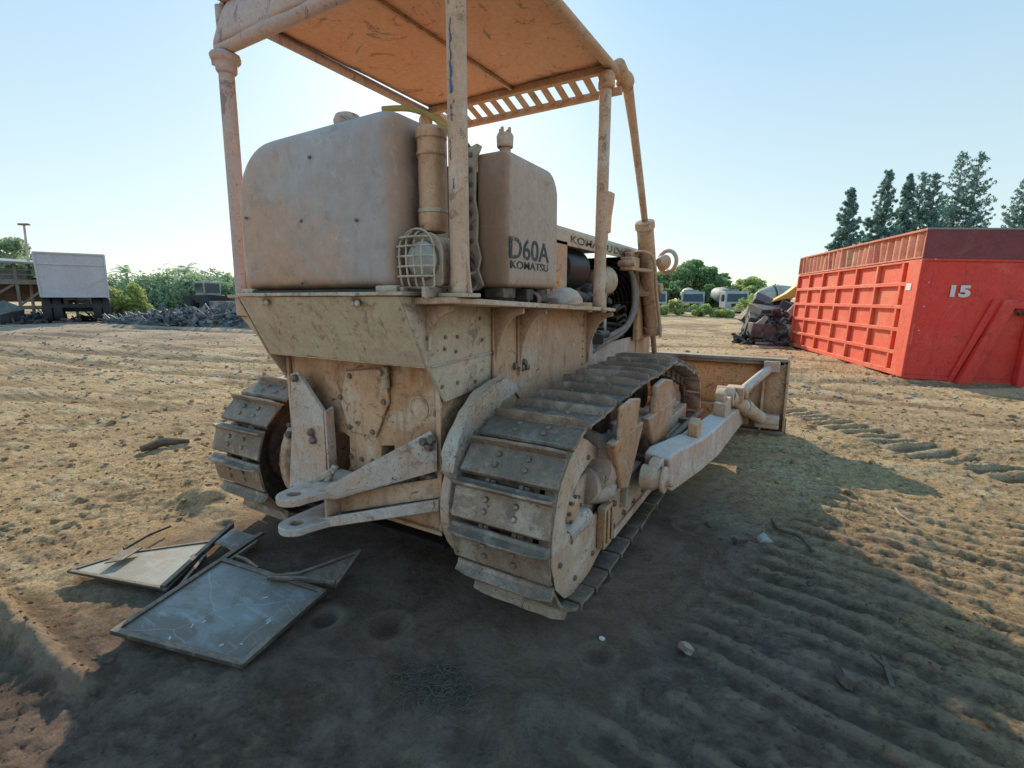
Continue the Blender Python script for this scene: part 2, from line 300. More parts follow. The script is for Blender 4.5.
# ------------------------------------------------------------------ mesh builder
class MB:
    def __init__(s): s.bm = bmesh.new()
    def _add(s, vs, fs):
        v = [s.bm.verts.new(p) for p in vs]
        for f in fs:
            try: s.bm.faces.new([v[i] for i in f])
            except ValueError: pass
        return v
    def box(s, c, size, rot=None):
        x, y, z = [k/2 for k in size]
        vs = [Vector((a, b, d)) for a in (-x, x) for b in (-y, y) for d in (-z, z)]
        if rot is not None:
            if not isinstance(rot, Matrix): rot = Matrix.Rotation(rot[2], 3, 'Z') @ Matrix.Rotation(rot[1], 3, 'Y') @ Matrix.Rotation(rot[0], 3, 'X')
            vs = [rot @ v for v in vs]
        vs = [v+Vector(c) for v in vs]
        s._add(vs, [(0, 1, 3, 2), (4, 6, 7, 5), (0, 4, 5, 1), (2, 3, 7, 6), (0, 2, 6, 4), (1, 5, 7, 3)]); return s
    def bx(s, x0, x1, y0, y1, z0, z1): return s.box(((x0+x1)/2, (y0+y1)/2, (z0+z1)/2), (abs(x1-x0), abs(y1-y0), abs(z1-z0)))
    def prism(s, pts, ax, a, b, sub=0):
        def P(p, h):
            return {'x': (h, p[0], p[1]), 'y': (p[0], h, p[1]), 'z': (p[0], p[1], h)}[ax]
        n = len(pts)
        v = s._add([P(p, a) for p in pts]+[P(p, b) for p in pts], [tuple(range(n)), tuple(range(2*n-1, n-1, -1))]+[(i, n+i, n+(i+1) % n, (i+1) % n) for i in range(n)])
        return s
    def hexa(s, p): # 8 corners: bottom 4, top 4
        s._add([Vector(q) for q in p], [(0, 3, 2, 1), (4, 5, 6, 7), (0, 1, 5, 4), (1, 2, 6, 5), (2, 3, 7, 6), (3, 0, 4, 7)]); return s
    def bar(s, p0, p1, w, h, up=(0, 0, 1)):
        p0 = Vector(p0); p1 = Vector(p1); d = (p1-p0); L = d.length; d.normalize(); up = Vector(up)
        x = d.cross(up); x.normalize(); z = x.cross(d)
        R = Matrix((x, d, z)).transposed(); return s.box((p0+p1)/2, (w, L, h), R)
    def cyl(s, p0, p1, r0, r1=None, seg=20, cap=True):
        if r1 is None: r1 = r0
        return s.loft([p0, p1], [r0, r1], seg, cap)
    def loft(s, pts, rs, seg=12, cap=True):
        pts = [Vector(p) for p in pts]; n = len(pts); rings = []
        ref = None
        for i, p in enumerate(pts):
            d = (pts[min(i+1, n-1)]-pts[max(i-1, 0)]).normalized()
            if d.length == 0: d = Vector((0, 0, 1))
            if ref is None: ref = Vector((0, 0, 1)) if abs(d.z) < .9 else Vector((1, 0, 0))
            x = d.cross(ref).normalized(); y = x.cross(d).normalized(); ref = y
            r = rs[i] if isinstance(rs, (list, tuple)) else rs
            rings.append([s.bm.verts.new(p+(x*cos(2*pi*k/seg)+y*sin(2*pi*k/seg))*r) for k in range(seg)])
        for a, b in zip(rings, rings[1:]):
            for k in range(seg): s.bm.faces.new((a[k], a[(k+1) % seg], b[(k+1) % seg], b[k]))
        if cap: s.bm.faces.new(rings[0][::-1]); s.bm.faces.new(rings[-1])
        return s
    def tube(s, pts, r, seg=10, sub=6):
        P = [Vector(p) for p in pts]; out = []
        for i in range(len(P)-1):
            a = P[max(i-1, 0)]; b = P[i]; c = P[i+1]; d = P[min(i+2, len(P)-1)]
            for k in range(sub):
                t = k/sub; out.append(.5*((2*b)+(-a+c)*t+(2*a-5*b+4*c-d)*t*t+(-a+3*b-3*c+d)*t**3))
        out.append(P[-1]); return s.loft(out, r, seg)
    def lathe(s, prof, o, axis=(0, 0, 1), seg=28):
        o = Vector(o); a = Vector(axis).normalized(); e = 1e-4
        # profile of (r, h)
        ref = Vector((0, 0, 1)) if abs(a.z) < .9 else Vector((1, 0, 0)); x = a.cross(ref).normalized(); y = x.cross(a).normalized()
        rings = [[s.bm.verts.new(o+a*h+(x*cos(2*pi*k/seg)+y*sin(2*pi*k/seg))*max(r, e)) for k in range(seg)] for r, h in prof]
        for p, q in zip(rings, rings[1:]):
            for k in range(seg): s.bm.faces.new((p[k], p[(k+1) % seg], q[(k+1) % seg], q[k]))
        s.bm.faces.new(rings[0][::-1]); s.bm.faces.new(rings[-1]); return s
    def bolt(s, p, n, r=.014, h=.012):
        p = Vector(p); n = Vector(n).normalized(); return s.loft([p-n*.003, p+n*h*.4, p+n*h], [r*1.25, r*1.2, r], 6)
    def subdiv(s, cuts):
        bmesh.ops.subdivide_edges(s.bm, edges=s.bm.edges[:], cuts=cuts, use_grid_fill=True); return s
    def dent(s, amp, sc, seed=0):
        s.bm.normal_update()
        for v in s.bm.verts:
            k = fbm(np.array([v.co.x*sc+v.co.z*sc*.7+3]), np.array([v.co.y*sc-v.co.z*sc*.8+7]), 3, seed)[0]
            v.co += v.normal*k*amp
        return s
    def build(s, name, mat, parent=None, bevel=0., ang=35, smooth=True, seg=2):
        bmesh.ops.recalc_face_normals(s.bm, faces=s.bm.faces[:])
        me = bpy.data.meshes.new(name); s.bm.to_mesh(me); s.bm.free()
        me.materials.append(mat)
        if smooth:
            me.polygons.foreach_set('use_smooth', [True]*len(me.polygons)); me.set_sharp_from_angle(angle=radians(ang))
        o = bpy.data.objects.new(name, me); COL.objects.link(o)
        if parent is not None:
            o.parent = parent; o.matrix_parent_inverse = Matrix.Translation(-parent_origin(parent)) if False else Matrix.Identity(4)
        if bevel:
            m = o.modifiers.new('bevel', 'BEVEL'); m.width = bevel; m.segments = seg; m.limit_method = 'ANGLE'; m.angle_limit = radians(30); m.harden_normals = False
        if name in SPLIT and parent is not None: split_loose(o)
        return o
def parent_origin(p): return p.matrix_world.translation
SPLIT = {'drive_bolt', 'side_rib', 'tank_strap_bolt', 'flange_bolt', 'clamp_block', 'strut_bracket', 'lamp_foot', 'cover_bolt', 'bearing_cap', 'case_plug', 'strap_bolt', 'bracket_pin', 'side_bolt', 'panel_bolt_row', 'guard_bolt_row', 'hub_bolt', 'bolt_ring', 'tank_rivet', 'tank_foot', 'edge_rail', 'paint_scuff', 'brake_pipe', 'tank_outlet_pipe', 'coolant_hose', 'oil_filter', 'case_seam', 'hood_pillar', 'front_cross_beam', 'idler_yoke', 'window', 'cradle', 'frame_strip', 'chassis', 'side_rail', 'extension_rail', 'post_bracket', 'cylinder_hard_pipe', 'glass_sliver'}
def split_loose(o):
    me = o.data; n = len(me.vertices); p = list(range(n))
    def f(a):
        while p[a] != a: p[a] = p[p[a]]; a = p[a]
        return a
    for e in me.edges: p[f(e.vertices[0])] = f(e.vertices[1])
    rt = [f(i) for i in range(n)]; roots = sorted(set(rt))
    if len(roots) < 2: return
    for r in roots:
        bm = bmesh.new(); bm.from_mesh(me); bm.verts.ensure_lookup_table()
        bmesh.ops.delete(bm, geom=[v for v, q in zip(bm.verts, rt) if q != r], context='VERTS')
        m2 = bpy.data.meshes.new(me.name); bm.to_mesh(m2); bm.free()
        if r == roots[0]: first = m2; continue
        m2.materials.clear(); m2.materials.append(me.materials[0])
        c = o.copy(); c.data = m2; COL.objects.link(c); c.parent = o.parent
    first.materials.clear(); first.materials.append(me.materials[0]); o.data = first
def tag(o, label=None, cat=None, group=None, kind=None):
    if label: o['label'] = label
    if cat: o['category'] = cat
    if group: o['group'] = group
    if kind: o['kind'] = kind
    return o
def empty(name, loc=(0, 0, 0), rz=0.):
    o = bpy.data.objects.new(name, None); COL.objects.link(o); o.location = loc; o.rotation_euler = (0, 0, rz); o.empty_display_size = .2; return o
def copy_tree(o, parent=None):
    c = o.copy(); COL.objects.link(c)
    if parent is not None: c.parent = parent
    for ch in list(o.children): copy_tree(ch, c)
    return c
def text_obj(body, size, name, mat, parent, loc, rot, extr=.0015, bold=.02, sx=1., sp=1.):
    cu = bpy.data.curves.new('lettering', 'FONT'); cu.body = body; cu.size = size; cu.extrude = extr; cu.offset = bold*size; cu.space_character = sp
    cu.align_x = 'LEFT'
    t = bpy.data.objects.new('tmp', cu); COL.objects.link(t)
    dg = bpy.context.evaluated_depsgraph_get(); me = bpy.data.meshes.new_from_object(t.evaluated_get(dg)); bpy.data.objects.remove(t); bpy.data.curves.remove(cu)
    R = Matrix.Translation(loc) @ rot.to_4x4() @ Matrix.Diagonal((sx, 1, 1, 1)); me.transform(R); me.materials.clear(); me.materials.append(mat)
    o = bpy.data.objects.new(name, me); COL.objects.link(o); o.parent = parent; return o
def cut(o, cutters):
    for c in cutters:
        m = o.modifiers.new('b', 'BOOLEAN'); m.operation = 'DIFFERENCE'; m.object = c; m.solver = 'EXACT'
    dg = bpy.context.evaluated_depsgraph_get(); me = bpy.data.meshes.new_from_object(o.evaluated_get(dg)); o.modifiers.clear()
    mat = o.data.materials[0]; o.data = me; me.materials.clear(); me.materials.append(mat)
    for c in cutters: bpy.data.objects.remove(c)
def rr(x0, x1, z0, z1, rad, n=5):   # rounded rectangle, rad = (bl, br, tr, tl)
    out = []
    for (cx, cy, r, a0) in ((x0+rad[0], z0+rad[0], rad[0], 180), (x1-rad[1], z0+rad[1], rad[1], 270), (x1-rad[2], z1-rad[2], rad[2], 0), (x0+rad[3], z1-rad[3], rad[3], 90)):
        for i in range(n+1):
            a = radians(a0+90*i/n); out.append((cx+r*cos(a), cy+r*sin(a)))
    return out

# ================================================================== GROUND
def make_ground():
    h = .0165
    def axis(lo, hi):
        mid = np.arange(lo, hi, h); st = h*1.031**np.arange(1, 285); return np.concatenate([lo-np.cumsum(st)[::-1], mid, hi+np.cumsum(st)])
    xs = axis(-2.6, 4.4); ys = axis(-2.2, 4.6); n, n2 = len(xs), len(ys)
    X, Y = np.meshgrid(xs, ys, indexing='ij'); Z = np.zeros_like(X)
    fl = X.ravel(), Y.ravel(); zz = np.empty(n*n2)
    for i in range(0, n*n2, 100000): zz[i:i+100000] = ground(fl[0][i:i+100000], fl[1][i:i+100000])
    R = np.sqrt(fl[0]**2+fl[1]**2)
    k = sstep(600, 100, R); zz = zz*k + (1-k)*0
    co = np.stack([fl[0], fl[1], zz], 1).astype(np.float32)
    idx = np.arange(n*n2).reshape(n, n2)
    q = np.stack([idx[:-1, :-1], idx[1:, :-1], idx[1:, 1:], idx[:-1, 1:]], -1).reshape(-1, 4)
    me = bpy.data.meshes.new('ground'); me.vertices.add(n*n2); me.vertices.foreach_set('co', co.ravel())
    me.loops.add(q.size); me.loops.foreach_set('vertex_index', q.ravel().astype(np.int32))
    me.polygons.add(len(q)); me.polygons.foreach_set('loop_start', np.arange(0, q.size, 4, dtype=np.int32))
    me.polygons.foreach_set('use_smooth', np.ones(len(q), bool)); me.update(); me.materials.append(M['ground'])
    Z2 = zz.reshape(n, n2); P2 = np.pad(Z2, 6, mode='edge'); cs = np.cumsum(np.cumsum(np.pad(P2, ((1, 0), (1, 0))), 0), 1)
    bl = (cs[13:, 13:]-cs[:-13, 13:]-cs[13:, :-13]+cs[:-13, :-13])/169.; rel = np.clip((Z2-bl)/.014, -1, 1)
    at_ = me.attributes.new('relief', 'FLOAT', 'POINT'); at_.data.foreach_set('value', rel.ravel().astype(np.float32))
    o = bpy.data.objects.new('ground', me); COL.objects.link(o); tag(o, kind='structure')
make_ground()

def npmesh(name, co, faces, mat, parent=None):
    me = bpy.data.meshes.new(name); me.vertices.add(len(co)); me.vertices.foreach_set('co', np.asarray(co, np.float32).ravel())
    f = np.asarray(faces, np.int32); me.loops.add(f.size); me.loops.foreach_set('vertex_index', f.ravel())
    me.polygons.add(len(f)); me.polygons.foreach_set('loop_start', np.arange(0, f.size, f.shape[1], dtype=np.int32)); me.update(); me.validate()
    me.materials.append(mat); o = bpy.data.objects.new(name, me); COL.objects.link(o)
    if parent is not None: o.parent = parent
    return o
def clods():
    bm = bmesh.new(); bmesh.ops.create_icosphere(bm, subdivisions=1, radius=1.)
    base = np.array([v.co[:] for v in bm.verts]); F = np.array([[v.index for v in f.verts] for f in bm.faces]); bm.free()
    P = []
    n = 15000
    r = np.abs(RNG.normal(0, 1, n)); 
    # plan positions spread through what the yard shows
    d = 1.0+RNG.gamma(1.6, 2.6, n); th = YAW+RNG.uniform(-.95, .95, n)
    x = CAM.x+np.sin(th)*d; y = CAM.y+np.cos(th)*d
    s = RNG.lognormal(-5.45, .5, n)*(1+d*.09)*np.minimum(1, .35+d/5)
    m2 = 9000; d2 = 3.5+RNG.gamma(2.2, 4.2, m2); th2 = YAW+RNG.uniform(-.95, .95, m2)
    x = np.concatenate([x, CAM.x+np.sin(th2)*d2]); y = np.concatenate([y, CAM.y+np.cos(th2)*d2]); s = np.concatenate([s, RNG.lognormal(-4.5, .5, m2)*(1+d2*.05)]); 
    keep = ~((np.abs(x) < 1.5) & (y > -.75) & (y < 3.0)); keep &= ~((x > -1.5) & (x < .3) & (y > -1.35) & (y < -.2))
    x, y, s = x[keep], y[keep], np.minimum(s[keep], .06)
    z = ground(x, y)
    m = len(x); co = np.empty((m, len(base), 3))
    jit = 1+RNG.uniform(-.35, .35, (m, len(base), 1)); sc = s[:, None, None]*RNG.uniform(.5, 1.3, (m, 1, 3))
    sc[:, :, 2] *= .7
    ang = RNG.uniform(0, 6.28, m); c_, s_ = np.cos(ang)[:, None], np.sin(ang)[:, None]
    q = base[None]*jit*sc; qx = q[:, :, 0]*c_-q[:, :, 1]*s_; qy = q[:, :, 0]*s_+q[:, :, 1]*c_
    co[:, :, 0] = qx+x[:, None]; co[:, :, 1] = qy+y[:, None]; co[:, :, 2] = q[:, :, 2]+z[:, None]
    faces = (F[None]+np.arange(m)[:, None, None]*len(base)).reshape(-1, 3)
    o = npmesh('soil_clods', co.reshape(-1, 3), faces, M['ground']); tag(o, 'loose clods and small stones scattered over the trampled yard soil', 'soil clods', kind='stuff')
m_, t_, b_ = nt('crumbled_soil'); g_ = N(t_, 'ShaderNodeNewGeometry')
t_.links.new(mixc(t_, g_.outputs['Random Per Island'], (.12, .09, .07), (.34, .24, .15)), b_.inputs['Base Color']); b_.inputs['Roughness'].default_value = .95
M['clod'] = m_
clods()

# ================================================================== BULLDOZER
DZ = tag(empty('bulldozer'), 'old dusty orange crawler bulldozer with canopy, seen from its rear right corner', 'bulldozer')
def P_(name, mb, mat, par=None, bevel=.004, **k): return mb.build(name, M[mat] if isinstance(mat, str) else mat, par or DZ, bevel, **k)

# ---- tracks
GX, SW = .975, .49
def track_path():
    zc = .505; R = .445; Yi, zi, Ri = 2.55, .44, .40
    pts = []
    for a in np.linspace(radians(262), radians(92), 60): pts.append((cos(a)*R*-1*-1, zc+sin(a)*R))
    pts = [(-abs(R*cos(a)) if False else R*cos(a), zc+R*sin(a)) for a in np.linspace(radians(255), radians(95), 60)]
    top = [(.30, .968), (.80, 1.015), (1.25, 1.015), (1.70, 1.045), (2.1, .97)]
    fr = [(Yi+Ri*cos(a), zi+Ri*sin(a)) for a in np.linspace(radians(80), radians(-85), 50)]
    bot = [(2.2, .045), (1.6, .035), (1.0, .035), (.4, .035), (.12, .04)]
    P = np.array(pts+top+fr+bot+[pts[0]]); return P
TP = track_path()
seg = np.sqrt((np.diff(TP, axis=0)**2).sum(1)); cum = np.concatenate([[0], np.cumsum(seg)]); LT = cum[-1]
NS = int(round(LT/.203))
def tpos(s):
    s = s % LT; y = np.interp(s, cum, TP[:, 0]); z = np.interp(s, cum, TP[:, 1]); return y, z
# shoe: local x lateral, y along travel of the loop (rear bottom -> top -> front), z outward
def shoe_mesh(k):
    mb = MB(); w = SW/2; R = random.Random(k)
    prof = [(-.088, -.012), (-.080, .004), (-.055, .006), (.055, .006), (.066, .048), (.078, .050), (.082, .006), (.094, -.008), (.094, -.020), (.080, -.012), (-.078, -.010), (-.086, -.024)]
    n = len(prof); xs = np.linspace(-w, w, 9); rows = []
    for x in xs:
        e = 1 if abs(x) < w-.001 else .75
        rows.append([mb.bm.verts.new((x, p[0]+R.uniform(-.0012, .0012), p[1]*(e if p[1] > .04 else 1)+(R.uniform(-.004, .002) if p[1] > .04 else R.uniform(-.0008, .0008)))) for p in prof])
    for a, b in zip(rows, rows[1:]):
        for i in range(n): mb.bm.faces.new((a[i], a[(i+1) % n], b[(i+1) % n], b[i]))
    mb.bm.faces.new(rows[0][::-1]); mb.bm.faces.new(rows[-1])
    for bx_ in (-.075, .075):
        for by in (-.030, .022): mb.bolt((bx_, by, .006), (0, 0, 1), .012, .011)
    o = mb.build('track_shoe', M['shoe'], None, .002, seg=1); return o
protos = [shoe_mesh(i) for i in range(4)]
meshes = [o.data for o in protos]
for side in (1, -1):
    cx = GX*side
    ch = MB()
    for i in range(NS):
        s = (i+.5)/NS*LT; y0, z0 = tpos(s-.09); y1, z1 = tpos(s+.09)
        d = Vector((0, y1-y0, z1-z0)).normalized(); nrm = Vector((1, 0, 0)).cross(d)*1; nrm = Vector((0, -d.z, d.y))
        y, z = tpos(s); c = Vector((cx, y, z))
        for lx in (-.085, .085):
            for sgn in (-1, 1):
                q = c+Vector((lx+.014*sgn, 0, 0))-nrm*.058+d*(.03*sgn)
                R = Matrix((Vector((1, 0, 0)), d, nrm)).transposed(); ch.box(q, (.024, .155, .085), R)
        ch.cyl(c+Vector((-.13, 0, 0))-nrm*.06+d*.10, c+Vector((.13, 0, 0))-nrm*.06+d*.10, .024, seg=10)
    chain = P_('track_chain', ch, 'link', bevel=.003)
    for i in range(NS):
        s = (i+.5)/NS*LT; y0, z0 = tpos(s-.09); y1, z1 = tpos(s+.09); y, z = tpos(s)
        d = Vector((0, y1-y0, z1-z0)).normalized(); nrm = Vector((0, -d.z, d.y))
        o = bpy.data.objects.new('track_shoe', meshes[i % 4]); COL.objects.link(o); o.parent = chain
        R = Matrix((Vector((1, 0, 0)), d, nrm)).transposed().to_4x4()
        R = R @ Matrix.Rotation(random.uniform(-.012, .012), 4, 'Z') @ Matrix.Rotation(random.uniform(-.012, .012), 4, 'X')
        o.matrix_local = Matrix.Translation((cx+random.uniform(-.004, .004), y, z)) @ R
        md = o.modifiers.new('bevel', 'BEVEL'); md.width = .002; md.segments = 1
    # sprocket
    mb = MB(); nt_ = 13; pf = []
    for k in range(nt_*4):
        a = 2*pi*k/(nt_*4); r = (.325, .37, .395, .37)[k % 4] - (.0); pf.append((r*cos(a), .505+r*sin(a)))
    mb.prism(pf, 'x', cx-.03, cx+.03)
    mb.lathe([(.20, -.07), (.26, -.06), (.28, 0), (.26, .06), (.20, .07)], (cx, 0, .505), (1, 0, 0))
    sp = P_('sprocket', mb, 'link', bevel=.006)
    # final drive housing between hull and track
    mb = MB(); s = side
    mb.lathe([(.34, .0), (.37, .02), (.37, .07), (.33, .085), (.20, .10), (.18, .16)] if True else [], (.575*s, .0, .52), (s, 0, 0), 36)
    fd = P_('final_drive_housing', mb, 'hull' if side < 0 else 'pale', bevel=.006)
    mb = MB()
    for k in range(12):
        a = 2*pi*k/12; mb.bolt((.645*s+.0*s, .345*cos(a), .52+.345*sin(a)), (s, 0, 0), .018, .02); mb.bolt((.572*s, .31*cos(a), .52+.31*sin(a)), (-s, 0, 0), .018, .02)
    P_('bolt_ring', mb, 'bolt', fd, 0)
    # track frame
    fr = P_('track_frame', MB().prism([(-.02, .33), (.25, .22), (2.5, .25), (2.75, .42), (2.3, .55), (.7, .56), (.35, .62), (.1, .6)], 'x', cx-.16, cx+.13), 'pink', bevel=.012)
    # outer roller guard and rear guard: outer face x ~ 1.13
    X1 = cx+.145*s; X0 = cx+.165*s
    def G(pts): return [(p[0], p[1]) for p in pts]
    rear = [(.05, .86), (-.08, .79), (-.20, .67), (-.262, .50), (-.27, .34), (-.22, .20), (-.12, .10), (.04, .05), (.22, .06), (.42, .12), (.62, .36), (.55, .40), (.30, .36), (.16, .385), (.02, .36), (-.09, .42), (-.12, .50), (-.08, .58), (.06, .66), (.20, .70), (.32, .66), (.36, .70), (.24, .76), (.14, .82)]
    mb = MB().prism(rear, 'x', X1, X0); g = P_('sprocket_guard', mb, 'pink', bevel=.005)
    P_('inner_guard', MB().prism([(-.20, .30), (.50, .30), (.50, .60), (.36, .72), (.05, .72), (-.20, .60)], 'x', X1-.06*s, X1-.05*s).subdiv(4).dent(.05, 9, 4), 'pale', bevel=0)
    lip = MB()
    lp = rear[:8]
    for a, b in zip(lp, lp[1:]):
        lip.bar((X0-.03*s, a[0], a[1]), (X0-.03*s, b[0], b[1]), .07, .012, (1, 0, 0) if False else (0, b[1]-a[1], a[0]-b[0]))
    P_('guard_lip', lip, 'plate', g, .002)
    mb = MB().prism([(.40, .10), (2.35, .11), (2.5, .25), (2.3, .40), (.95, .42), (.55, .38)], 'x', X1, X0+.004*s)
    mb.bar((X0+.01*s, .5, .40), (X0+.01*s, 2.35, .415), .035, .03)
    mb.bar((X0+.012*s, .55, .13), (X0+.012*s, 2.35, .13), .02, .05)
    rg = P_('roller_guard', mb, 'pink', bevel=.006)
    mb = MB()
    for k in range(9):
        yy = .55+k*.21; mb.bolt((X0+.006*s, yy, .33), (s, 0, 0), .016, .02); mb.bolt((X0+.006*s, yy, .19), (s, 0, 0), .014, .016)
    for q in ((-.18, .30), (.0, .14), (.24, .16), (.14, .73)): mb.bolt((X0, q[0], q[1]), (s, 0, 0), .011, .012)
    P_('guard_bolt_row', mb, 'bolt', rg, 0)
    # hub
    mb = MB().lathe([(.09, -.14), (.09, -.05), (.08, -.03), (.06, -.015), (.04, -.01), (.02, -.01)], (X0, .03, .49), (s, 0, 0), 24)
    hub = P_('sprocket_hub_cover', mb, 'hull', bevel=.004)
    mb = MB()
    for k in range(8):
        a = 2*pi*k/8; mb.bolt((X0-.02*s, .03+.066*cos(a)*1., .49+.066*sin(a)), (s, 0, 0), .008, .012)
    P_('hub_bolt', mb, 'bolt', hub, 0)
    # sculpted casting between hub and first bracket
    mb = MB().loft([(cx+.06*s, .28, .64), (cx+.08*s, .50, .60), (cx+.09*s, .72, .55)], [.19, .19, .12], 24)
    mb.loft([(cx+.10*s, .22, .54), (cx+.12*s, .40, .50), (cx+.13*s, .60, .46)], [.10, .12, .07], 16)
    P_('recoil_spring_housing', mb, 'pale', bevel=0)
    mb = MB().loft([(X1-.02*s, -.05, .37), (X1-.02*s, .12, .40), (X1-.02*s, .26, .37)], [.05, .075, .04], 14); mb.subdiv(1).dent(.03, 16, 3)
    P_('packed_dirt', mb, 'pale', bevel=0)
    # rusty recess block
    P_('adjuster_block', MB().bx(X0, X0+.05*s, .30, .42, .16, .40).bx(X0+.05*s, X0+.065*s, .32, .34, .19, .38).bx(X0+.05*s, X0+.065*s, .38, .40, .19, .38), 'hull', bevel=.006)
    # carrier roller brackets + rollers
    for j, yb in enumerate((.62, 1.46)):
        xo = 1.262*s; xi = 1.205*s
        pk = [((615, 431), (644, 433), (634, 480), (627, 480)), ((650, 405), (676, 409), (667, 447), (659, 447))][j]
        q = [yz(*p, 1.262) for p in pk]; zt = (q[0][1]+q[1][1])/2
        mb = MB().hexa([(xi, q[3][0], q[3][1]-.06), (xo-.03*s, q[3][0], q[3][1]-.06), (xo-.03*s, q[2][0], q[2][1]-.06), (xi, q[2][0], q[2][1]-.06), (xi, q[0][0], zt), (xo, q[0][0], zt), (xo, q[1][0], zt), (xi, q[1][0], zt)])
        br = P_('carrier_roller_bracket', mb, 'bracket', bevel=.012)
        pk = [((619, 429), (637, 430), (641, 398), (622, 394)), ((655, 405), (671, 406), (673, 380), (658, 377))][j]
        q = [yz(*p, 1.255) for p in pk]; xi2 = 1.232*s
        mb = MB().prism([(q[0][0], zt-.01), (q[1][0], zt-.01), (q[2][0], min(q[2][1], .96)), ((q[2][0]+q[3][0])/2, .985), (q[3][0], .97)], 'x', 1.215*s if j else xi2, 1.258*s)
        P_('bracket_cap', mb, 'bracket', br, .012)
        yb = (q[0][0]+q[1][0])/2
        mb = MB().lathe([(.05, -.26), (.085, -.25), (.085, -.20), (.065, -.19), (.065, -.02), (.085, 0), (.085, .05), (.04, .06)], (cx+.10*s, yb, .86), (s, 0, 0), 24)
        P_('carrier_roller', mb, 'link', bevel=.003)
    P_('ledge_plate', MB().hexa([(X1, .62, .43), (X0+.05*s, .62, .425), (X0+.05*s, 1.0, .435), (X1, 1.0, .44), (X1, .62, .465), (X0+.05*s, .62, .455), (X0+.05*s, 1.0, .465), (X1, 1.0, .475)]).bx(X0, X0+.045*s, .70, .96, .25, .42), 'pale', bevel=.006)
    # gusset between brackets
    P_('bracket_web', MB().prism([(.50, .45), (.92, .45), (.86, .78), (.60, .80)], 'x', cx+.10*s, cx+.14*s), 'pale', bevel=.01)
    P_('frame_cross_gusset', MB().prism([(.78, .44), (1.10, .44), (1.0, .62), (.84, .72)], 'x', cx+.06*s, cx+.12*s), 'pale', bevel=.006)
    # idler
    mb = MB().lathe([(.10, -.10), (.30, -.09), (.335, -.06), (.335, -.02), (.355, -.015), (.355, .015), (.335, .02), (.335, .06), (.30, .075), (.27, .04), (.14, .04), (.12, .11), (.05, .115)], (cx, 2.55, .45), (s, 0, 0), 40)
    P_('idler', mb, 'pale', bevel=.003)
    P_('idler_yoke', MB().bx(cx+.11*s, cx+.17*s, 1.9, 2.65, .38, .54).bx(cx-.17*s, cx-.12*s, 1.9, 2.65, .38, .54), 'pink', bevel=.008)
    # bottom rollers
    for k in range(6):
        mb = MB().lathe([(.05, -.14), (.09, -.13), (.09, -.07), (.07, -.06), (.07, .06), (.09, .07), (.09, .13), (.05, .14)], (cx, .38+.36*k, .175), (1, 0, 0), 20)
        P_('track_roller', mb, 'link', bevel=.002)
    # dark tube running along frame (outside)
    P_('guard_tube', MB().cyl((X0+.10*s, 1.0, .49), (X0+.10*s, 2.9, .42), .032, seg=16).bx(X0, X0+.10*s, .98, 1.06, .44, .50).bx(X0, X0+.10*s, 2.3, 2.38, .42, .47), 'link', bevel=.002)
    # ---- push arm
    mb = MB(); prev = None
    for (y, xo_, zb_a, zt_a) in ((.86, 1.395, .36, .55), (.93, 1.405, .32, .575), (1.5, 1.49, .30, .535), (2.2, 1.515, .22, .49), (3.1, 1.535, .18, .42), (3.85, 1.56, .15, .36)):
        ring = [mb.bm.verts.new(q) for q in (((xo_-.16)*s, y, zb_a), (xo_*s, y, zb_a), (xo_*s, y, zt_a), ((xo_-.16)*s, y, zt_a+.02))]
        if prev: [mb.bm.faces.new((prev[k], prev[(k+1) % 4], ring[(k+1) % 4], ring[k])) for k in range(4)]
        else: mb.bm.faces.new(ring)
        prev = ring
    mb.bm.faces.new(prev[::-1])
    arm = P_('push_arm', mb, 'armpaint', bevel=.012)
    mb = MB().lathe([(.03, -.10), (.075, -.10), (.075, -.02), (.06, .0), (.06, .02), (.08, .025), (.08, .045), (.038, .05), (.038, .085), (.02, .09)], (1.355*s, .75, .455), (s, 0, 0), 28)
    mb.prism([(.70, .49), (.73, .40), (.92, .36), (.92, .55), (.78, .56)], 'x', 1.29*s, 1.36*s)
    P_('trunnion', mb, 'pink', arm, .005)
    mb = MB().prism([(1.45, .52), (1.60, .52), (1.60, .64), (1.55, .67), (1.50, .67), (1.45, .64)], 'x', 1.38*s, 1.45*s)
    P_('arm_lug', mb, 'hull', arm, .01)
    mb = MB().bx(1.39*s, 1.50*s, 2.55, 2.95, .42, .59).prism([(2.64, .58), (2.86, .58), (2.86, .66), (2.82, .69), (2.70, .69), (2.64, .66)], 'x', 1.39*s, 1.47*s)
    P_('arm_lug', mb, 'pink', arm, .01)
    # braces to blade
    st = P_('lower_strut', MB().cyl((1.45*s, 3.12, .56), (1.74*s, 3.98, .17), .08, .07, 20).lathe([(.02, -.08), (.095, -.08), (.095, .08), (.02, .08)], (1.43*s, 3.08, .57), (s, 0, 0)), 'pink', bevel=.004)
    P_('strut_collar', MB().cyl((1.565*s, 3.46, .406), (1.595*s, 3.55, .366), .088), 'pale', st, .004)
    st = P_('upper_strut', MB().cyl((1.50*s, 3.30, .53), (1.76*s, 3.98, .76), .048, seg=18), 'pale', bevel=.003)
    P_('strut_clevis', MB().box((1.50*s, 3.28, .56), (.17, .20, .16)).cyl((1.38*s, 3.28, .56), (1.62*s, 3.28, .56), .05), 'hull', st, .012)
# the prototypes were only mesh sources
for o in protos: bpy.data.objects.remove(o)

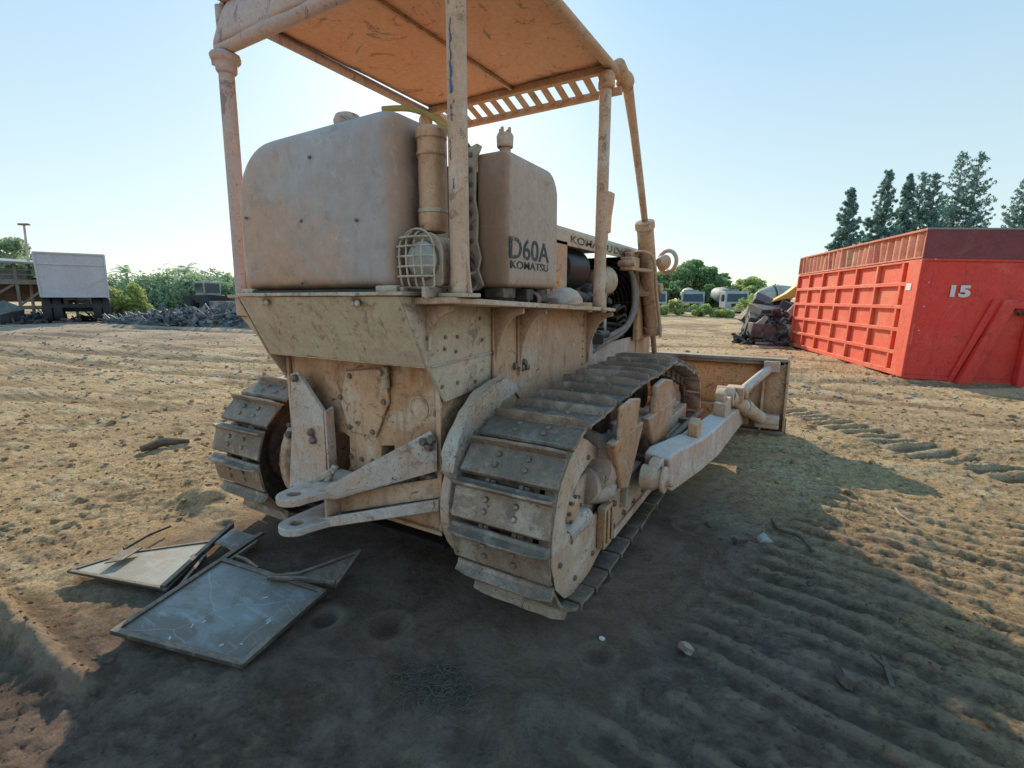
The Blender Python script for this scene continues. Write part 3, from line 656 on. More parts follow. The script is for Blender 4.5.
# ---- blade
def blade():
    mb = MB(); prof = []
    for i in range(13):
        t = i/12; z = .03+.83*t; y = 4.10+.10*(4*(t-.5)**2)-.02
        prof.append((y, z))
    back = [(y-.05, z) for y, z in prof]
    mb.prism(prof+back[::-1], 'x', -1.93, 1.93)
    b = P_('blade', mb, 'blade', bevel=.004)
    mb = MB()
    mb.bx(-1.93, 1.93, 3.99, 4.16, .83, .865)
    mb.prism([(4.02, .79), (4.14, .79), (4.14, .86), (4.02, .86)], 'x', -1.90, 1.90)
    P_('blade_top_rail', mb, 'bladesteel', b, .006)
    P_('cutting_edge', MB().prism([(4.13, -.03), (4.16, -.03), (4.20, .16), (4.17, .17)], 'x', -1.97, 1.97).bx(-1.9, 1.95, 3.93, 4.09, .0, .055), 'bladesteel', b, .004)
    for s in (1, -1):
        mb = MB().prism([(3.96, .05), (4.12, .03), (4.18, .10), (4.12, .45), (4.18, .83), (3.99, .85), (3.97, .5)], 'x', 1.93*s, 1.955*s)
        mb.prism([(3.90, .06), (4.04, .06), (4.04, .82), (3.98, .82)], 'x', 1.70*s, 1.725*s)
        mb.prism([(1.50*s, .05), (1.95*s, .05), (1.95*s, .80), (1.84*s, .84), (1.74*s, .80), (1.58*s, .40)], 'y', 4.02, 4.035)
        P_('blade_end_plate', mb, 'hull', b, .006)
        mb = MB().bx(1.66*s, 1.90*s, 3.88, 4.02, .09, .24).cyl((1.66*s, 3.93, .17), (1.90*s, 3.93, .17), .06).bx(1.70*s, 1.86*s, 3.92, 4.04, .72, .84)
        P_('strut_bracket', mb, 'pink', b, .012)
    mb = MB()
    for z in (.55,): mb.bx(-1.65, 1.62, 4.035, 4.06, z-.012, z+.012)
    mb.bx(-1.6, 1.6, 3.93, 4.07, .10, .30)
    for x in (-1.1, 0): mb.bx(x-.012, x+.012, 3.96, 4.06, .30, .80)
    P_('blade_rib', mb, 'blade', b, .006)
blade()

# ---- hull (transmission case)
def hullface(px, py, y=-.31): return xz(px, py, y)
mb = MB().prism([(-.30, .36), (-.22, .30), (1.62, .30), (1.62, 1.49), (-.36, 1.49), (-.30, 1.20)], 'x', -.57, .57)
hull = P_('transmission_case', mb, 'hull', bevel=0)
def cutter_prism(pts, y0, y1):
    o = MB().prism(pts, 'y', y0, y1).build('cutter', M['dark'], None); return o
o1 = [xz(*p, -.30) for p in ((322, 433), (344, 433), (349, 437), (350, 466), (348, 470), (360, 478), (352, 486), (325, 480))]
o2 = [xz(*p, -.30) for p in ((381, 446), (394, 446), (394, 453), (383, 461), (381, 458))]
o3 = [xz(*p, -.30) for p in ((362, 472), (381, 462), (372, 480), (358, 486))]
cut(hull, [cutter_prism(o1, -.6, .05), cutter_prism(o2, -.6, .0)])
hm = hull.modifiers.new('bevel', 'BEVEL'); hm.width = .008; hm.segments = 2; hm.limit_method = 'ANGLE'
cov = [xz(*p, -.315) for p in ((346, 371), (383, 368), (387, 385), (389, 402), (376, 437), (349, 431), (341, 402), (343, 385))]
c = P_('inspection_cover', MB().prism(cov, 'y', -.318, -.298), 'hull', bevel=.005)
mb = MB()
for p in ((350, 427), (373, 432), (384, 402), (341, 397), (350, 376), (380, 373)): x, z = xz(*p, -.318); mb.bolt((x, -.318, z), (0, -1, 0), .013, .012)
P_('cover_bolt', mb, 'bolt', c, 0)
mb = MB()
for (p, r) in (((310, 386), .05), ((419, 408), .062)):
    x, z = xz(*p, -.30); mb.lathe([(r, 0), (r, .006), (r*.86, .008), (r*.82, .004), (.01, .004)], (x, -.298, z), (0, -1, 0))
P_('bearing_cap', mb, 'hull', bevel=0)
mb = MB()
for p in ((352, 456), (362, 459), (373, 461), (295, 393), (436, 414), (441, 420), (289, 425)): x, z = xz(*p, -.30); mb.bolt((x, -.30, z), (0, -1, 0), .012, .01)
for (p, r) in (((416, 480), .03), ((433, 477), .028)): x, z = xz(*p, -.30); mb.lathe([(r, -.01), (r, .02), (r*.7, .035), (r*.5, .036)], (x, -.30, z), (0, -1, 0), 8)
P_('case_plug', mb, 'bolt', bevel=0)
mb = MB(); x, z = xz(387, 378, -.32); mb.cyl((x, -.33, z+.06), (x, -.33, z-.05), .018, .022, 10).cyl((x-.01, -.30, z+.03), (x-.01, -.37, z+.03), .016, seg=8)
P_('breather', mb, 'plate', bevel=.002)
P_('case_seam', MB().bx(-.565, .565, -.325, -.30, .355, .375).bx(.545, .572, -.322, -.302, .38, 1.19).bx(-.572, -.548, -.322, -.302, .38, 1.19), 'hull', bevel=.004)
# rear plate under the fuel tank
yt, zt_, yb_, zb_ = -.57, 1.53, -.42, 1.215
mb = MB().hexa([(-.565, yb_, zb_), (.575, yb_, zb_), (.575, yb_+.02, zb_), (-.565, yb_+.02, zb_), (-.565, yt, zt_), (.575, yt, zt_), (.575, yt+.02, zt_), (-.565, yt+.02, zt_)])
rp = P_('rear_plate', mb, 'plate', bevel=.004)
P_('plate_top_flange', MB().bx(-.56, .60, -.585, -.10, 1.532, 1.548), 'plate', rp, .003)
P_('bottom_flange', MB().hexa([(-.565, yb_+.001, zb_-.004), (.575, yb_+.001, zb_-.004), (.575, -.30, zb_-.01), (-.565, -.30, zb_-.01), (-.565, yb_+.001, zb_+.008), (.575, yb_+.001, zb_+.008), (.575, -.30, zb_+.004), (-.565, -.30, zb_+.004)]), 'hull', rp, 0)
mb = MB()
for px in (262, 352): x, z = xz(px, 293, -.58); mb.box((x, -.585, 1.538), (.09, .03, .016)); mb.bolt((x-.01, yt-.0, 1.50), (0, -1, 0), .014, .01); mb.bolt((x+.02, yt-.0, 1.50), (0, -1, 0), .014, .01)
P_('tank_strap_bolt', mb, 'pale', rp, .004)
# side plates, both sides
for s in (1, -1):
    xs_ = .575*s
    a = [(-.57, 1.53), (-.42, 1.215), (-.30, 1.035), (-.10, 1.05), (.10, 1.085), (.12, 1.50)]
    sp = P_('side_plate', MB().prism(a, 'x', xs_, xs_+.014*s), 'plate', bevel=.003)
    mb = MB()
    for q in ((-.30, 1.34), (-.20, 1.33), (-.42, 1.34), (-.33, 1.12), (-.20, 1.12), (-.05, 1.10), (0.0, 1.42), (0.02, 1.30), (-.21, 1.27), (-.30, 1.28)): mb.bolt((xs_+.014*s, q[0]+random.uniform(-.01, .01), q[1]+random.uniform(-.01, .01)), (s, 0, 0), .008, .008)
    P_('side_bolt', mb, 'bolt', sp, 0)
    P_('weld_bead', MB().cyl((xs_+.016*s, -.40, 1.215), (xs_+.016*s, .10, 1.235), .005, seg=8), 'pale', sp, 0)
    b2 = [(.135, 1.50), (.13, 1.09), (.30, 1.05), (.45, .90), (1.58, .90), (1.58, 1.44), (1.0, 1.47)]
    P_('side_plate', MB().prism(b2, 'x', xs_, xs_+.006*s), 'orange', bevel=.003)
    # sloping shelf with front lip
    ys0 = -.49 if s > 0 else .25
    sh = MB().hexa([(.57*s, ys0, 1.495), (.80*s, ys0, 1.500), (.80*s, 1.50, 1.425), (.57*s, 1.50, 1.425), (.57*s, ys0, 1.525), (.80*s, ys0, 1.525), (.80*s, 1.50, 1.448), (.57*s, 1.50, 1.448)])
    shelf = P_('fender_shelf', sh, 'pink', bevel=.004)
    def gusset(y, depth, w, mat, th=.014):
        pts = [(.575*s, 1.50), ((.575+w)*s, 1.50), ((.575+w)*s, 1.475)]
        for i in range(9):
            t = i/8; a_ = radians(90*t); pts.append(((.60+(w-.03)*(1-sin(a_)))*s, 1.475-(depth-.03)*(1-cos(a_)) if False else 1.47-(depth)*(1-cos(a_))))
        pts += [(.575*s, 1.47-depth)]
        zf = -.04*(y+.585)
        return MB().prism([(p[0], p[1]+zf) for p in pts], 'y', y, y+th)
    for (y, dep, w) in ((-.42, .17, .16), (.12, .36, .20), (.40, .36, .19), (1.48, .36, .21)):
        if s < 0 and y < .2: continue
        gs = gusset(y, dep, w, 'pink', .016); 
        P_('shelf_gusset', gs, 'pink' if y < 1 else 'orange', bevel=.003)
    # vertical edge rails seen under the shelf
    mb = MB().bx(xs_+.014*s, xs_+.030*s, .10, .135, 1.09, 1.49).bx(xs_+.006*s, xs_+.022*s, .385, .42, 1.12, 1.47)
    P_('edge_rail', mb, 'hull', bevel=.003)
    mb = MB()
    for k in range(7): mb.bolt((xs_+.006*s, 1.40, 1.02+.06*k), (s, 0, 0), .006, .006)
    for q in ((.47, 1.14), (.50, 1.11), (.44, 1.11), (.36, 1.13)): mb.lathe([(.02, -.01), (.02, .02), (.01, .025)], (xs_+.006*s, q[0], q[1]), (s, 0, 0), 8)
    P_('panel_bolt_row', mb, 'bolt', bevel=0)
    # sloped final drive arm case behind the track
    pc = [yz(*p, .66) for p in ((478, 390), (503, 374), (516, 392), (497, 400), (482, 422), (466, 452), (452, 478), (446, 470), (452, 440), (462, 412))]
    if s > 0:
        mb = MB().prism(pc, 'x', .635, .70); mb.subdiv(3).dent(.035, 11, 6)
        P_('final_drive_case', mb, 'casting', bevel=0, ang=60)
    mb = MB()
    for p in ((436, 477), (444, 492)):
        y_, z_ = yz(*p, .62); mb.bolt((.60*s, -.315, z_), (0, -1, 0), .02, .02)
    P_('drive_bolt', mb, 'bolt', bevel=.002)
P_('cab_deck', MB().bx(-.575, .575, -.10, 1.15, 1.495, 1.52), 'pink', bevel=.004)

# ---- fuel tank
prof = rr(-.555, .54, 1.555, 2.275, (.05, .04, .055, .30), 10)
mb = MB(); prof2 = prof
n = len(prof); ysn = [-.560, -.552, -.538, -.515, -.49, -.46, -.30, -.20, -.175, -.16]; ins = [.075, .052, .030, .013, .004, 0, 0, 0, .006, .03]
cxm, czm = -.01, 1.91; rows = []
for y, i_ in zip(ysn, ins):
    row = []
    for (x, z) in prof:
        d = Vector((x-cxm, z-czm)); L = d.length; q = d*(1-i_/L)
        row.append(mb.bm.verts.new((cxm+q.x, y, czm+q.y)))
    rows.append(row)
for a, b in zip(rows, rows[1:]):
    for k in range(n): mb.bm.faces.new((a[k], a[(k+1) % n], b[(k+1) % n], b[k]))
# rear face as a slightly bulged grid: inset rings
prev = rows[0]
for f, yb in ((.95, -.5635), (.8, -.567), (.6, -.570), (.35, -.572), (.12, -.573)):
    row = [mb.bm.verts.new((cxm+(v.co.x-cxm)*f, yb+.006*vnoise(np.array([v.co.x*f*4]), np.array([v.co.z*f*4]), 3)[0], czm+(v.co.z-czm)*f)) for v in rows[0]]
    for k in range(n): mb.bm.faces.new((row[k], row[(k+1) % n], prev[(k+1) % n], prev[k]))
    prev = row
mb.bm.faces.new(prev); mb.bm.faces.new(rows[-1])
tk = P_('fuel_tank', mb, 'tank', bevel=0, ang=60)
P_('filler_cap', MB().lathe([(.045, 2.26), (.045, 2.30), (.062, 2.305), (.066, 2.335), (.055, 2.36), (.03, 2.37)], (.10, -.36, 0), (0, 0, 1)), 'rooftop', tk, .003)
P_('tank_seam', MB().bx(-.50, .50, -.558, -.17, 1.549, 1.560), 'dark', tk, 0)
mb = MB()
for p in ((309, 157), (356, 220), (246, 218), (302, 283), (301, 221)): x, z = xz(*p, -.575); mb.lathe([(.007, 0), (.007, .008), (.004, .010)], (x, -.572, z), (0, -1, 0), 8)
P_('tank_rivet', mb, 'bolt', tk, 0)
P_('tank_foot', MB().bx(.43, .55, -.56, -.45, 1.532, 1.575).bx(-.55, -.45, -.56, -.45, 1.532, 1.57), 'plate', tk, .008)

# ---- air cleaner canister
mb = MB().lathe([(.03, 1.795), (.055, 1.80), (.062, 1.83), (.062, 1.87), (.058, 1.885), (.058, 2.10), (.064, 2.105), (.064, 2.118), (.060, 2.12), (.060, 2.165), (.066, 2.17), (.066, 2.20), (.055, 2.215), (.02, 2.22)], (.615, -.385, 0), (0, 0, 1), 32)
ac = P_('air_cleaner', mb, 'orange', bevel=.002)
P_('clamp_band', MB().lathe([(.060, 1.875), (.0635, 1.877), (.0635, 1.892), (.060, 1.894)], (.615, -.385, 0)), 'plate', ac, 0)
# ---- caged work lamp
lp = P_('work_lamp', MB().prism(rr(.545, .712, 1.575, 1.785, (.02, .02, .08, .085), 6), 'y', -.452, -.33), 'pink', bevel=.012)
P_('lamp_rim', MB().prism(rr(.538, .718, 1.57, 1.792, (.02, .02, .085, .09), 6), 'y', -.46, -.445), 'plate', lp, .003)
P_('lamp_lens', MB().lathe([(.06, -.005), (.076, .0), (.073, .015), (.055, .035), (.025, .047), (.005, .05)], (.62, -.466, 1.68), (0, -1, 0)), 'lens', lp, 0)
P_('lamp_body', MB().lathe([(.03, -.01), (.06, -.008), (.082, -.004), (.082, .006), (.07, .008)], (.62, -.462, 1.68), (0, -1, 0)), 'bolt', lp, 0)
mb = MB(); Yc = -.535
out = rr(.530, .710, 1.565, 1.80, (.012, .012, .085, .09), 6); pts = [Vector((x, Yc+.03, z)) for x, z in out]; mb.loft(pts+[pts[0]], .005, 8, False)
for x in (.562, .600, .640, .678):
    top = 1.795 if .58 < x < .66 else 1.775; mb.tube([(x, -.50, top-.003), (x, Yc, top-.03), (x, Yc-.01, 1.68), (x, Yc, 1.59), (x, Yc+.01, 1.567)], .0045, 6, 4)
for z in (1.61, 1.65, 1.69, 1.73, 1.765):
    h = .09 if z < 1.75 else .07; mb.tube([(.62-h, -.50, z), (.62-h+.012, Yc, z), (.62, Yc-.012, z), (.62+h-.012, Yc, z), (.62+h, -.50, z)], .0045, 6, 4)
P_('lamp_cage', mb, 'plate', lp, 0)
P_('lamp_foot', MB().bx(.55, .57, -.54, -.40, 1.525, 1.568).bx(.67, .69, -.54, -.40, 1.525, 1.568), 'pale', lp, .003)

# ---- hydraulic tank with model lettering
pr_ = rr(.0, .56, 1.575, 2.215, (.03, .03, .13, .03), 6)
mb = MB(); ins = [(.745, .012), (.757, 0.0)]; n = len(pr_); cy, cz = .28, 1.9; rows = []
for x, i_ in ((.585, 0), (.70, 0), (.735, .004), (.752, .014), (.760, .03), (.763, .08)):
    row = []
    for (y, z) in pr_:
        d = Vector((y-cy, z-cz)); L = d.length; q = d*(1-i_/L); row.append(mb.bm.verts.new((x, cy+q.x, cz+q.y)))
    rows.append(row)
for a, b in zip(rows, rows[1:]):
    for k in range(n): mb.bm.faces.new((a[k], a[(k+1) % n], b[(k+1) % n], b[k]))
mb.bm.faces.new(rows[0][::-1]); mb.bm.faces.new(rows[-1])
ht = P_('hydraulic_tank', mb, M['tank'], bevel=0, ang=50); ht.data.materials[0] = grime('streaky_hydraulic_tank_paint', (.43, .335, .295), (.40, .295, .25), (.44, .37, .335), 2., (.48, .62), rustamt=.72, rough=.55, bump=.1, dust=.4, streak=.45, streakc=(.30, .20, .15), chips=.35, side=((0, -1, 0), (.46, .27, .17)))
RX = Matrix(((0, 0, 1), (1, 0, 0), (0, 1, 0)))    # text facing +X, reading toward +Y
def fit_text(body, name, mat, x, y0, y1, z0, h, **kw):
    o = text_obj(body, 1., name, mat, ht, Vector((0, 0, 0)), Matrix.Identity(3), **kw)
    co = np.array([v.co[:] for v in o.data.vertices]); mn, mx = co.min(0), co.max(0)
    S = Matrix.Diagonal(((y1-y0)/(mx[0]-mn[0]), h/(mx[1]-mn[1]), 1, 1)); o.data.transform(Matrix.Translation((x, y0, z0)) @ RX.to_4x4() @ S @ Matrix.Translation((-mn[0], -mn[1], 0))); return o
y0, z1 = yz(510, 240, .764); y1, _ = yz(549, 245, .764); _, z0 = yz(510, 258, .764)
fit_text('D60A', 'model_lettering', M['ink'], .764, y0, y1, z0+.0, .105, bold=.008)
y0, z0 = yz(511, 268, .764); y1, _ = yz(548, 272, .764)
fit_text('KOMATSU', 'maker_lettering', M['ink'], .764, y0, y1, z0, .038, bold=.01)
cap = MB().lathe([(.028, 2.20), (.028, 2.245), (.04, 2.25), (.042, 2.30), (.036, 2.315), (.01, 2.318)], (.68, .10, 0))
for a in range(4): cap.box((.68+.026*cos(a*pi/2), .10+.026*sin(a*pi/2), 2.325), (.014, .014, .03))
P_('tank_cap', cap, 'pink', ht, .004)
# bolted flange strip, wavy
mb = MB(); fl = [(.545, 1.56), (.60, 1.56), (.63, 1.585), (.60, 1.66), (.615, 1.72), (.595, 1.80), (.60, 1.92), (.585, 2.0), (.59, 2.12), (.60, 2.19), (.625, 2.235), (.60, 2.25), (.545, 2.235)]
f = P_('bolted_flange', mb.prism(fl, 'y', -.03, -.016), 'plate', ht, .002)
mb = MB()
for k in range(10): mb.bolt((.565, -.03, 1.60+.067*k), (0, -1, 0), .010, .010)
P_('flange_bolt', mb, 'bolt', ht, 0)
P_('seat_back', MB().prism(rr(-.25, .25, 1.6, 2.12, (.03, .03, .08, .08)), 'y', .15, .26).bx(-.25, .25, .2, .7, 1.58, 1.70), 'dark', bevel=.01)
P_('control_box', MB().bx(.44, .545, -.10, .5, 1.53, 2.15), 'dark', bevel=.01)
P_('brake_pipe', MB().tube([(.50, -.06, 2.30), (.52, .0, 2.27), (.545, .02, 2.2), (.55, .0, 2.0), (.55, -.01, 1.75), (.57, -.02, 1.6)], .009).tube([(.545, -.05, 1.75), (.60, -.06, 1.70), (.70, -.20, 1.64), (.74, -.36, 1.62)], .008).tube([(.55, -.04, 1.64), (.62, -.08, 1.60), (.70, -.2, 1.57), (.74, -.30, 1.55)], .007), 'bolt', bevel=0)
P_('yellow_hose', MB().tube([(.12, -.15, 2.45), (.28, -.12, 2.43), (.42, -.08, 2.36), (.52, -.03, 2.24)], .014), 'cable', bevel=0)
P_('clamp_block', MB().bx(.60, .72, .02, .14, 1.52, 1.575).bx(.62, .70, .42, .55, 1.50, 1.575).bx(.66, .74, .22, .30, 1.51, 1.57), 'engine', bevel=.006)
mb = MB()
for q in ((.70, .24), (.73, .30), (.71, .36)): mb.tube([(.66, q[1], 1.57), (q[0], q[1], 1.555), (q[0]+.03, q[1]+.01, 1.53), (q[0]+.03, q[1]+.01, 1.49)], .008, 8, 4)
P_('tank_outlet_pipe', mb, 'bolt', bevel=0)
mb = MB().lathe([(.13, 0), (.125, .03), (.09, .07), (.04, .09), (.01, .095)], (.70, .78, 1.49), (0, 0, 1), 24); mb.dent(.02, 8)
P_('dust_heap', mb, 'pale', bevel=0)

# ---- hood, engine, radiator
mb = MB().prism([(-.50, 1.90), (-.50, 2.00), (-.46, 2.035), (.46, 2.035), (.50, 2.00), (.50, 1.90), (.492, 1.90), (.492, 1.995), (.455, 2.025), (-.455, 2.025), (-.492, 1.995), (-.492, 1.90)], 'y', .85, 3.25)
hood = P_('engine_hood', mb, 'plate', bevel=.003)
for (txt, p0, p1) in (('KOMATSU', (571, 236), (612, 250)), ('D60A', (614, 251), (632, 257))):
    ya, za = yz(*p0, .502); yb, zb = yz(*p1, .502); o = fit_text(txt, 'hood_lettering', M['inkpale'], .5025, ya, yb, 1.925, .055, bold=.012); o.parent = hood
for s in (1, -1):
    P_('hood_pillar', MB().bx(.46*s, .50*s, .90, 1.27, 1.46, 1.93), 'orange', bevel=.006)
    P_('hood_pillar', MB().prism([(1.0, 1.50), (1.12, 1.50), (1.12, 1.72), (1.0, 1.68)], 'x', .50*s, .515*s), 'blade', bevel=.003)
    # lower chassis side with scooped upper edge
    pts = [(1.55, .80), (3.45, .80), (3.45, 1.12), (2.95, 1.13), (2.6, 1.13), (2.0, 1.12), (1.90, 1.17), (1.80, 1.28), (1.72, 1.38), (1.60, 1.43), (1.55, 1.43)]
    P_('chassis_side', MB().prism(pts, 'x', .50*s, .515*s), 'pale', bevel=.004)
    pts = [(3.0, .85), (3.50, .85), (3.50, 1.98), (3.05, 1.98), (3.05, 1.88), (3.22, 1.8), (3.22, 1.35), (3.05, 1.22)]
    P_('radiator_side', MB().prism(pts, 'x', .50*s, .53*s).bx(.45*s, .53*s, 3.44, 3.56, .80, 2.0), 'orange', bevel=.006)
P_('radiator', MB().bx(-.49, .49, 3.22, 3.42, 1.0, 1.97), 'dark', bevel=.006)
mb = MB()
for k in range(9):
    r = .08+.045*k; pts = [Vector((.12+r*cos(a), 2.98, 1.48+r*sin(a))) for a in np.linspace(0, 2*pi, 33)]
    mb.loft(pts, .004, 6, False)
for a in np.linspace(0, 2*pi, 9)[:-1]: mb.cyl((.12, 2.985, 1.48), (.12+.44*cos(a), 2.985, 1.48+.44*sin(a)), .005, seg=6)
P_('engine_bay_shade_panel', MB().bx(-.42, -.40, 1.2, 3.2, 1.1, 1.99), 'dark', bevel=0)  # dark panel added to stand for the shade inside the engine bay
P_('fan_guard', mb, 'engine', bevel=0)
mb = MB().bx(-.28, .28, 1.35, 2.7, .95, 1.55).bx(-.22, .22, 1.4, 2.6, 1.55, 1.80)
for k in range(4): mb.cyl((.24, 1.5+.28*k, 1.62), (.38, 1.5+.28*k, 1.60), .05, seg=12); mb.bx(.26, .33, 1.42+.28*k, 1.58+.28*k, 1.2, 1.42)
eng = P_('engine_block', mb, 'engine', bevel=.012)
P_('air_intake_drum', MB().lathe([(.10, 0), (.16, .01), (.165, .04), (.165, .40), (.14, .44), (.05, .45)], (.32, 1.36, 1.76), (0, 1, 0), 32), 'dark', eng, .004)
mb = MB()
rnd = random.Random(5)
for k in range(26):
    y = rnd.uniform(1.35, 2.7); z = rnd.uniform(1.18, 1.58); x = rnd.uniform(.34, .45)
    if k % 3 == 0: mb.cyl((x, y, z), (x+rnd.uniform(-.05, .03), y+rnd.uniform(-.18, .18), z+rnd.uniform(-.1, .12)), rnd.uniform(.025, .055), seg=14)
    elif k % 3 == 1: mb.box((x, y, z), (rnd.uniform(.04, .1), rnd.uniform(.05, .16), rnd.uniform(.04, .12)), (rnd.uniform(-.4, .4), 0, rnd.uniform(-.5, .5)))
    else: mb.tube([(x, y, z), (x+.06, y+.08, z+.05), (x+.03, y+.2, z-.02), (x-.03, y+.28, z-.1)], .013, 8, 4)
P_('engine_fitting', mb, 'engine', eng, .004)
mb = MB().lathe([(.05, 0), (.10, .02), (.13, .08), (.13, .20), (.09, .25), (.04, .26)], (.36, 2.15, 1.66), (.3, 1, .15), 20)
P_('oil_filter_housing', mb.cyl((.44, 2.2, 1.70), (.44, 2.24, 1.22), .028, seg=10), 'plate', eng, .004)
mb = MB()
for z in (1.18, 1.22, 1.27): mb.tube([(.40, 2.1, z+.05), (.46, 2.3, z+.02), (.50, 2.5, z), (.46, 2.75, z-.03)], .02)
P_('coolant_hose', mb, 'dark', eng, 0)
# muffler stack
P_('exhaust_stack', MB().cyl((.15, 2.95, 2.0), (.15, 2.95, 2.45), .05, seg=16).loft([(.15, 2.95, 2.20), (.14, 2.96, 2.36), (.17, 2.97, 2.52), (.20, 2.98, 2.60)], [.075, .085, .075, .05], 16), 'orange', bevel=0)

# ---- lift cylinders
for s in (1, -1):
    A = Vector((.66*s, 2.66, 2.23)); B = Vector((.66*s, 3.16, 1.16)); d = (B-A).normalized()
    mb = MB().cyl(A, B, .078, .085, 24).lathe([(.04, 0), (.088, .005), (.092, .03), (.092, .07), (.078, .08)], A-d*.01, d, 24).lathe([(.078, -.10), (.10, -.09), (.10, -.01), (.05, .0)], B, d, 24)
    lc = P_('lift_cylinder', mb, 'hull', bevel=.003)
    P_('cylinder_rod', MB().cyl(B, B+d*.55, .028, seg=16), 'bladesteel', lc, 0)
    P_('cylinder_yoke', MB().box((.60*s, 2.98, 1.62), (.16, .22, .16)).cyl((.50*s, 2.98, 1.62), (.78*s, 2.98, 1.62), .055).bx(.53*s, .58*s, 2.85, 3.3, 1.1, 1.8), 'hull', lc, .01)
    P_('cylinder_hard_pipe', MB().tube([(.60*s, 2.62, 1.95), (.70*s, 2.58, 1.95), (.765*s, 2.66, 1.88), (.765*s, 2.80, 1.60), (.765*s, 3.02, 1.25), (.76*s, 3.08, 1.13)], .016).tube([(.74*s, 2.7, 1.78), (.56*s, 2.55, 1.80), (.52*s, 2.45, 1.80)], .018), 'pink', lc, 0)
    mb = MB().lathe([(.04, -.06), (.075, 0), (.085, .05), (.08, .06)], (.62*s, 3.55, 1.92), (.45*s, 1, 0), 24)
    hl = P_('front_lamp', mb, 'orange', bevel=.003)
    pts = [Vector((.66*s+.12*cos(a)*.91, 3.64-.12*cos(a)*.41*s, 1.93+.12*sin(a))) for a in np.linspace(0, 2*pi, 29)]
    P_('lamp_ring', MB().loft(pts, .022, 8, False), 'pink', hl, 0)
    for k, (dx, zz, r) in enumerate(((0, 1.80, .024), (.05, 1.78, .022))):
        P_('hydraulic_hose', MB().tube([(.58*s, 2.50+dx, zz), (.60*s, 2.58+dx, zz-.12), (.61*s, 2.60+dx*1.2, 1.45), (.60*s, 2.45+dx, 1.28), (.58*s, 2.2+dx, 1.22-k*.03), (.54*s, 1.95, 1.17-k*.04), (.50*s, 1.8, 1.12-k*.05)], r), 'hose', bevel=0)
    P_('hose_manifold', MB().box((.58*s, 2.52, 1.84), (.12, .22, .12)).cyl((.50*s, 2.42, 1.84), (.66*s, 2.42, 1.84), .03).bx(.53*s, .60*s, 2.5, 2.72, 1.9, 1.95), 'hull', bevel=.008)
P_('hose_fitting', MB().box((.54, 1.84, 1.20), (.10, .12, .09), (.2, .1, .3)).cyl((.56, 1.8, 1.22), (.58, 1.95, 1.22), .035, seg=10), 'engine', bevel=.006)

# ---- canopy
ZR = 3.03
mb = MB(); nx, ny = 24, 18; rows = []
for j in range(ny+1):
    row = []
    for i in range(nx+1):
        x = -.74+1.52*i/nx; y = -.43+1.70*j/ny; row.append(mb.bm.verts.new((x, y, ZR+.012+.008*vnoise(np.array([x*3]), np.array([y*3]), 4)[0])))
    rows.append(row)
for a, b in zip(rows, rows[1:]):
    for k in range(nx): mb.bm.faces.new((a[k], a[k+1], b[k+1], b[k]))
roof = P_('canopy_roof', mb, 'roof', bevel=0); sm = roof.modifiers.new('s', 'SOLIDIFY'); sm.thickness = .006; sm.offset = 1
mb = MB(); rows = []
for j in range(11):
    a = radians(90*j/10); row = []
    for i in range(49):
        u = i/48; x = -.795+1.615*u; e = min(u, 1-u)*1.615
        k = 1-.60*max(0, 1-e/.11)**2.2
        row.append(mb.bm.verts.new((x, -.435+.075*(1-cos(a))-.004*sin(u*19), 2.835+.225*sin(a)*k)))
    rows.append(row)
for a, b in zip(rows, rows[1:]):
    for k in range(48): mb.bm.faces.new((a[k], a[k+1], b[k+1], b[k]))
vz = P_('canopy_visor', mb, 'rooftop', roof, 0); sm = vz.modifiers.new('s', 'SOLIDIFY'); sm.thickness = .005; sm.offset = 1
P_('rear_rail', MB().cyl((-.79, -.41, 2.825), (.83, -.41, 2.825), .034, seg=18), 'rooftop', bevel=0)
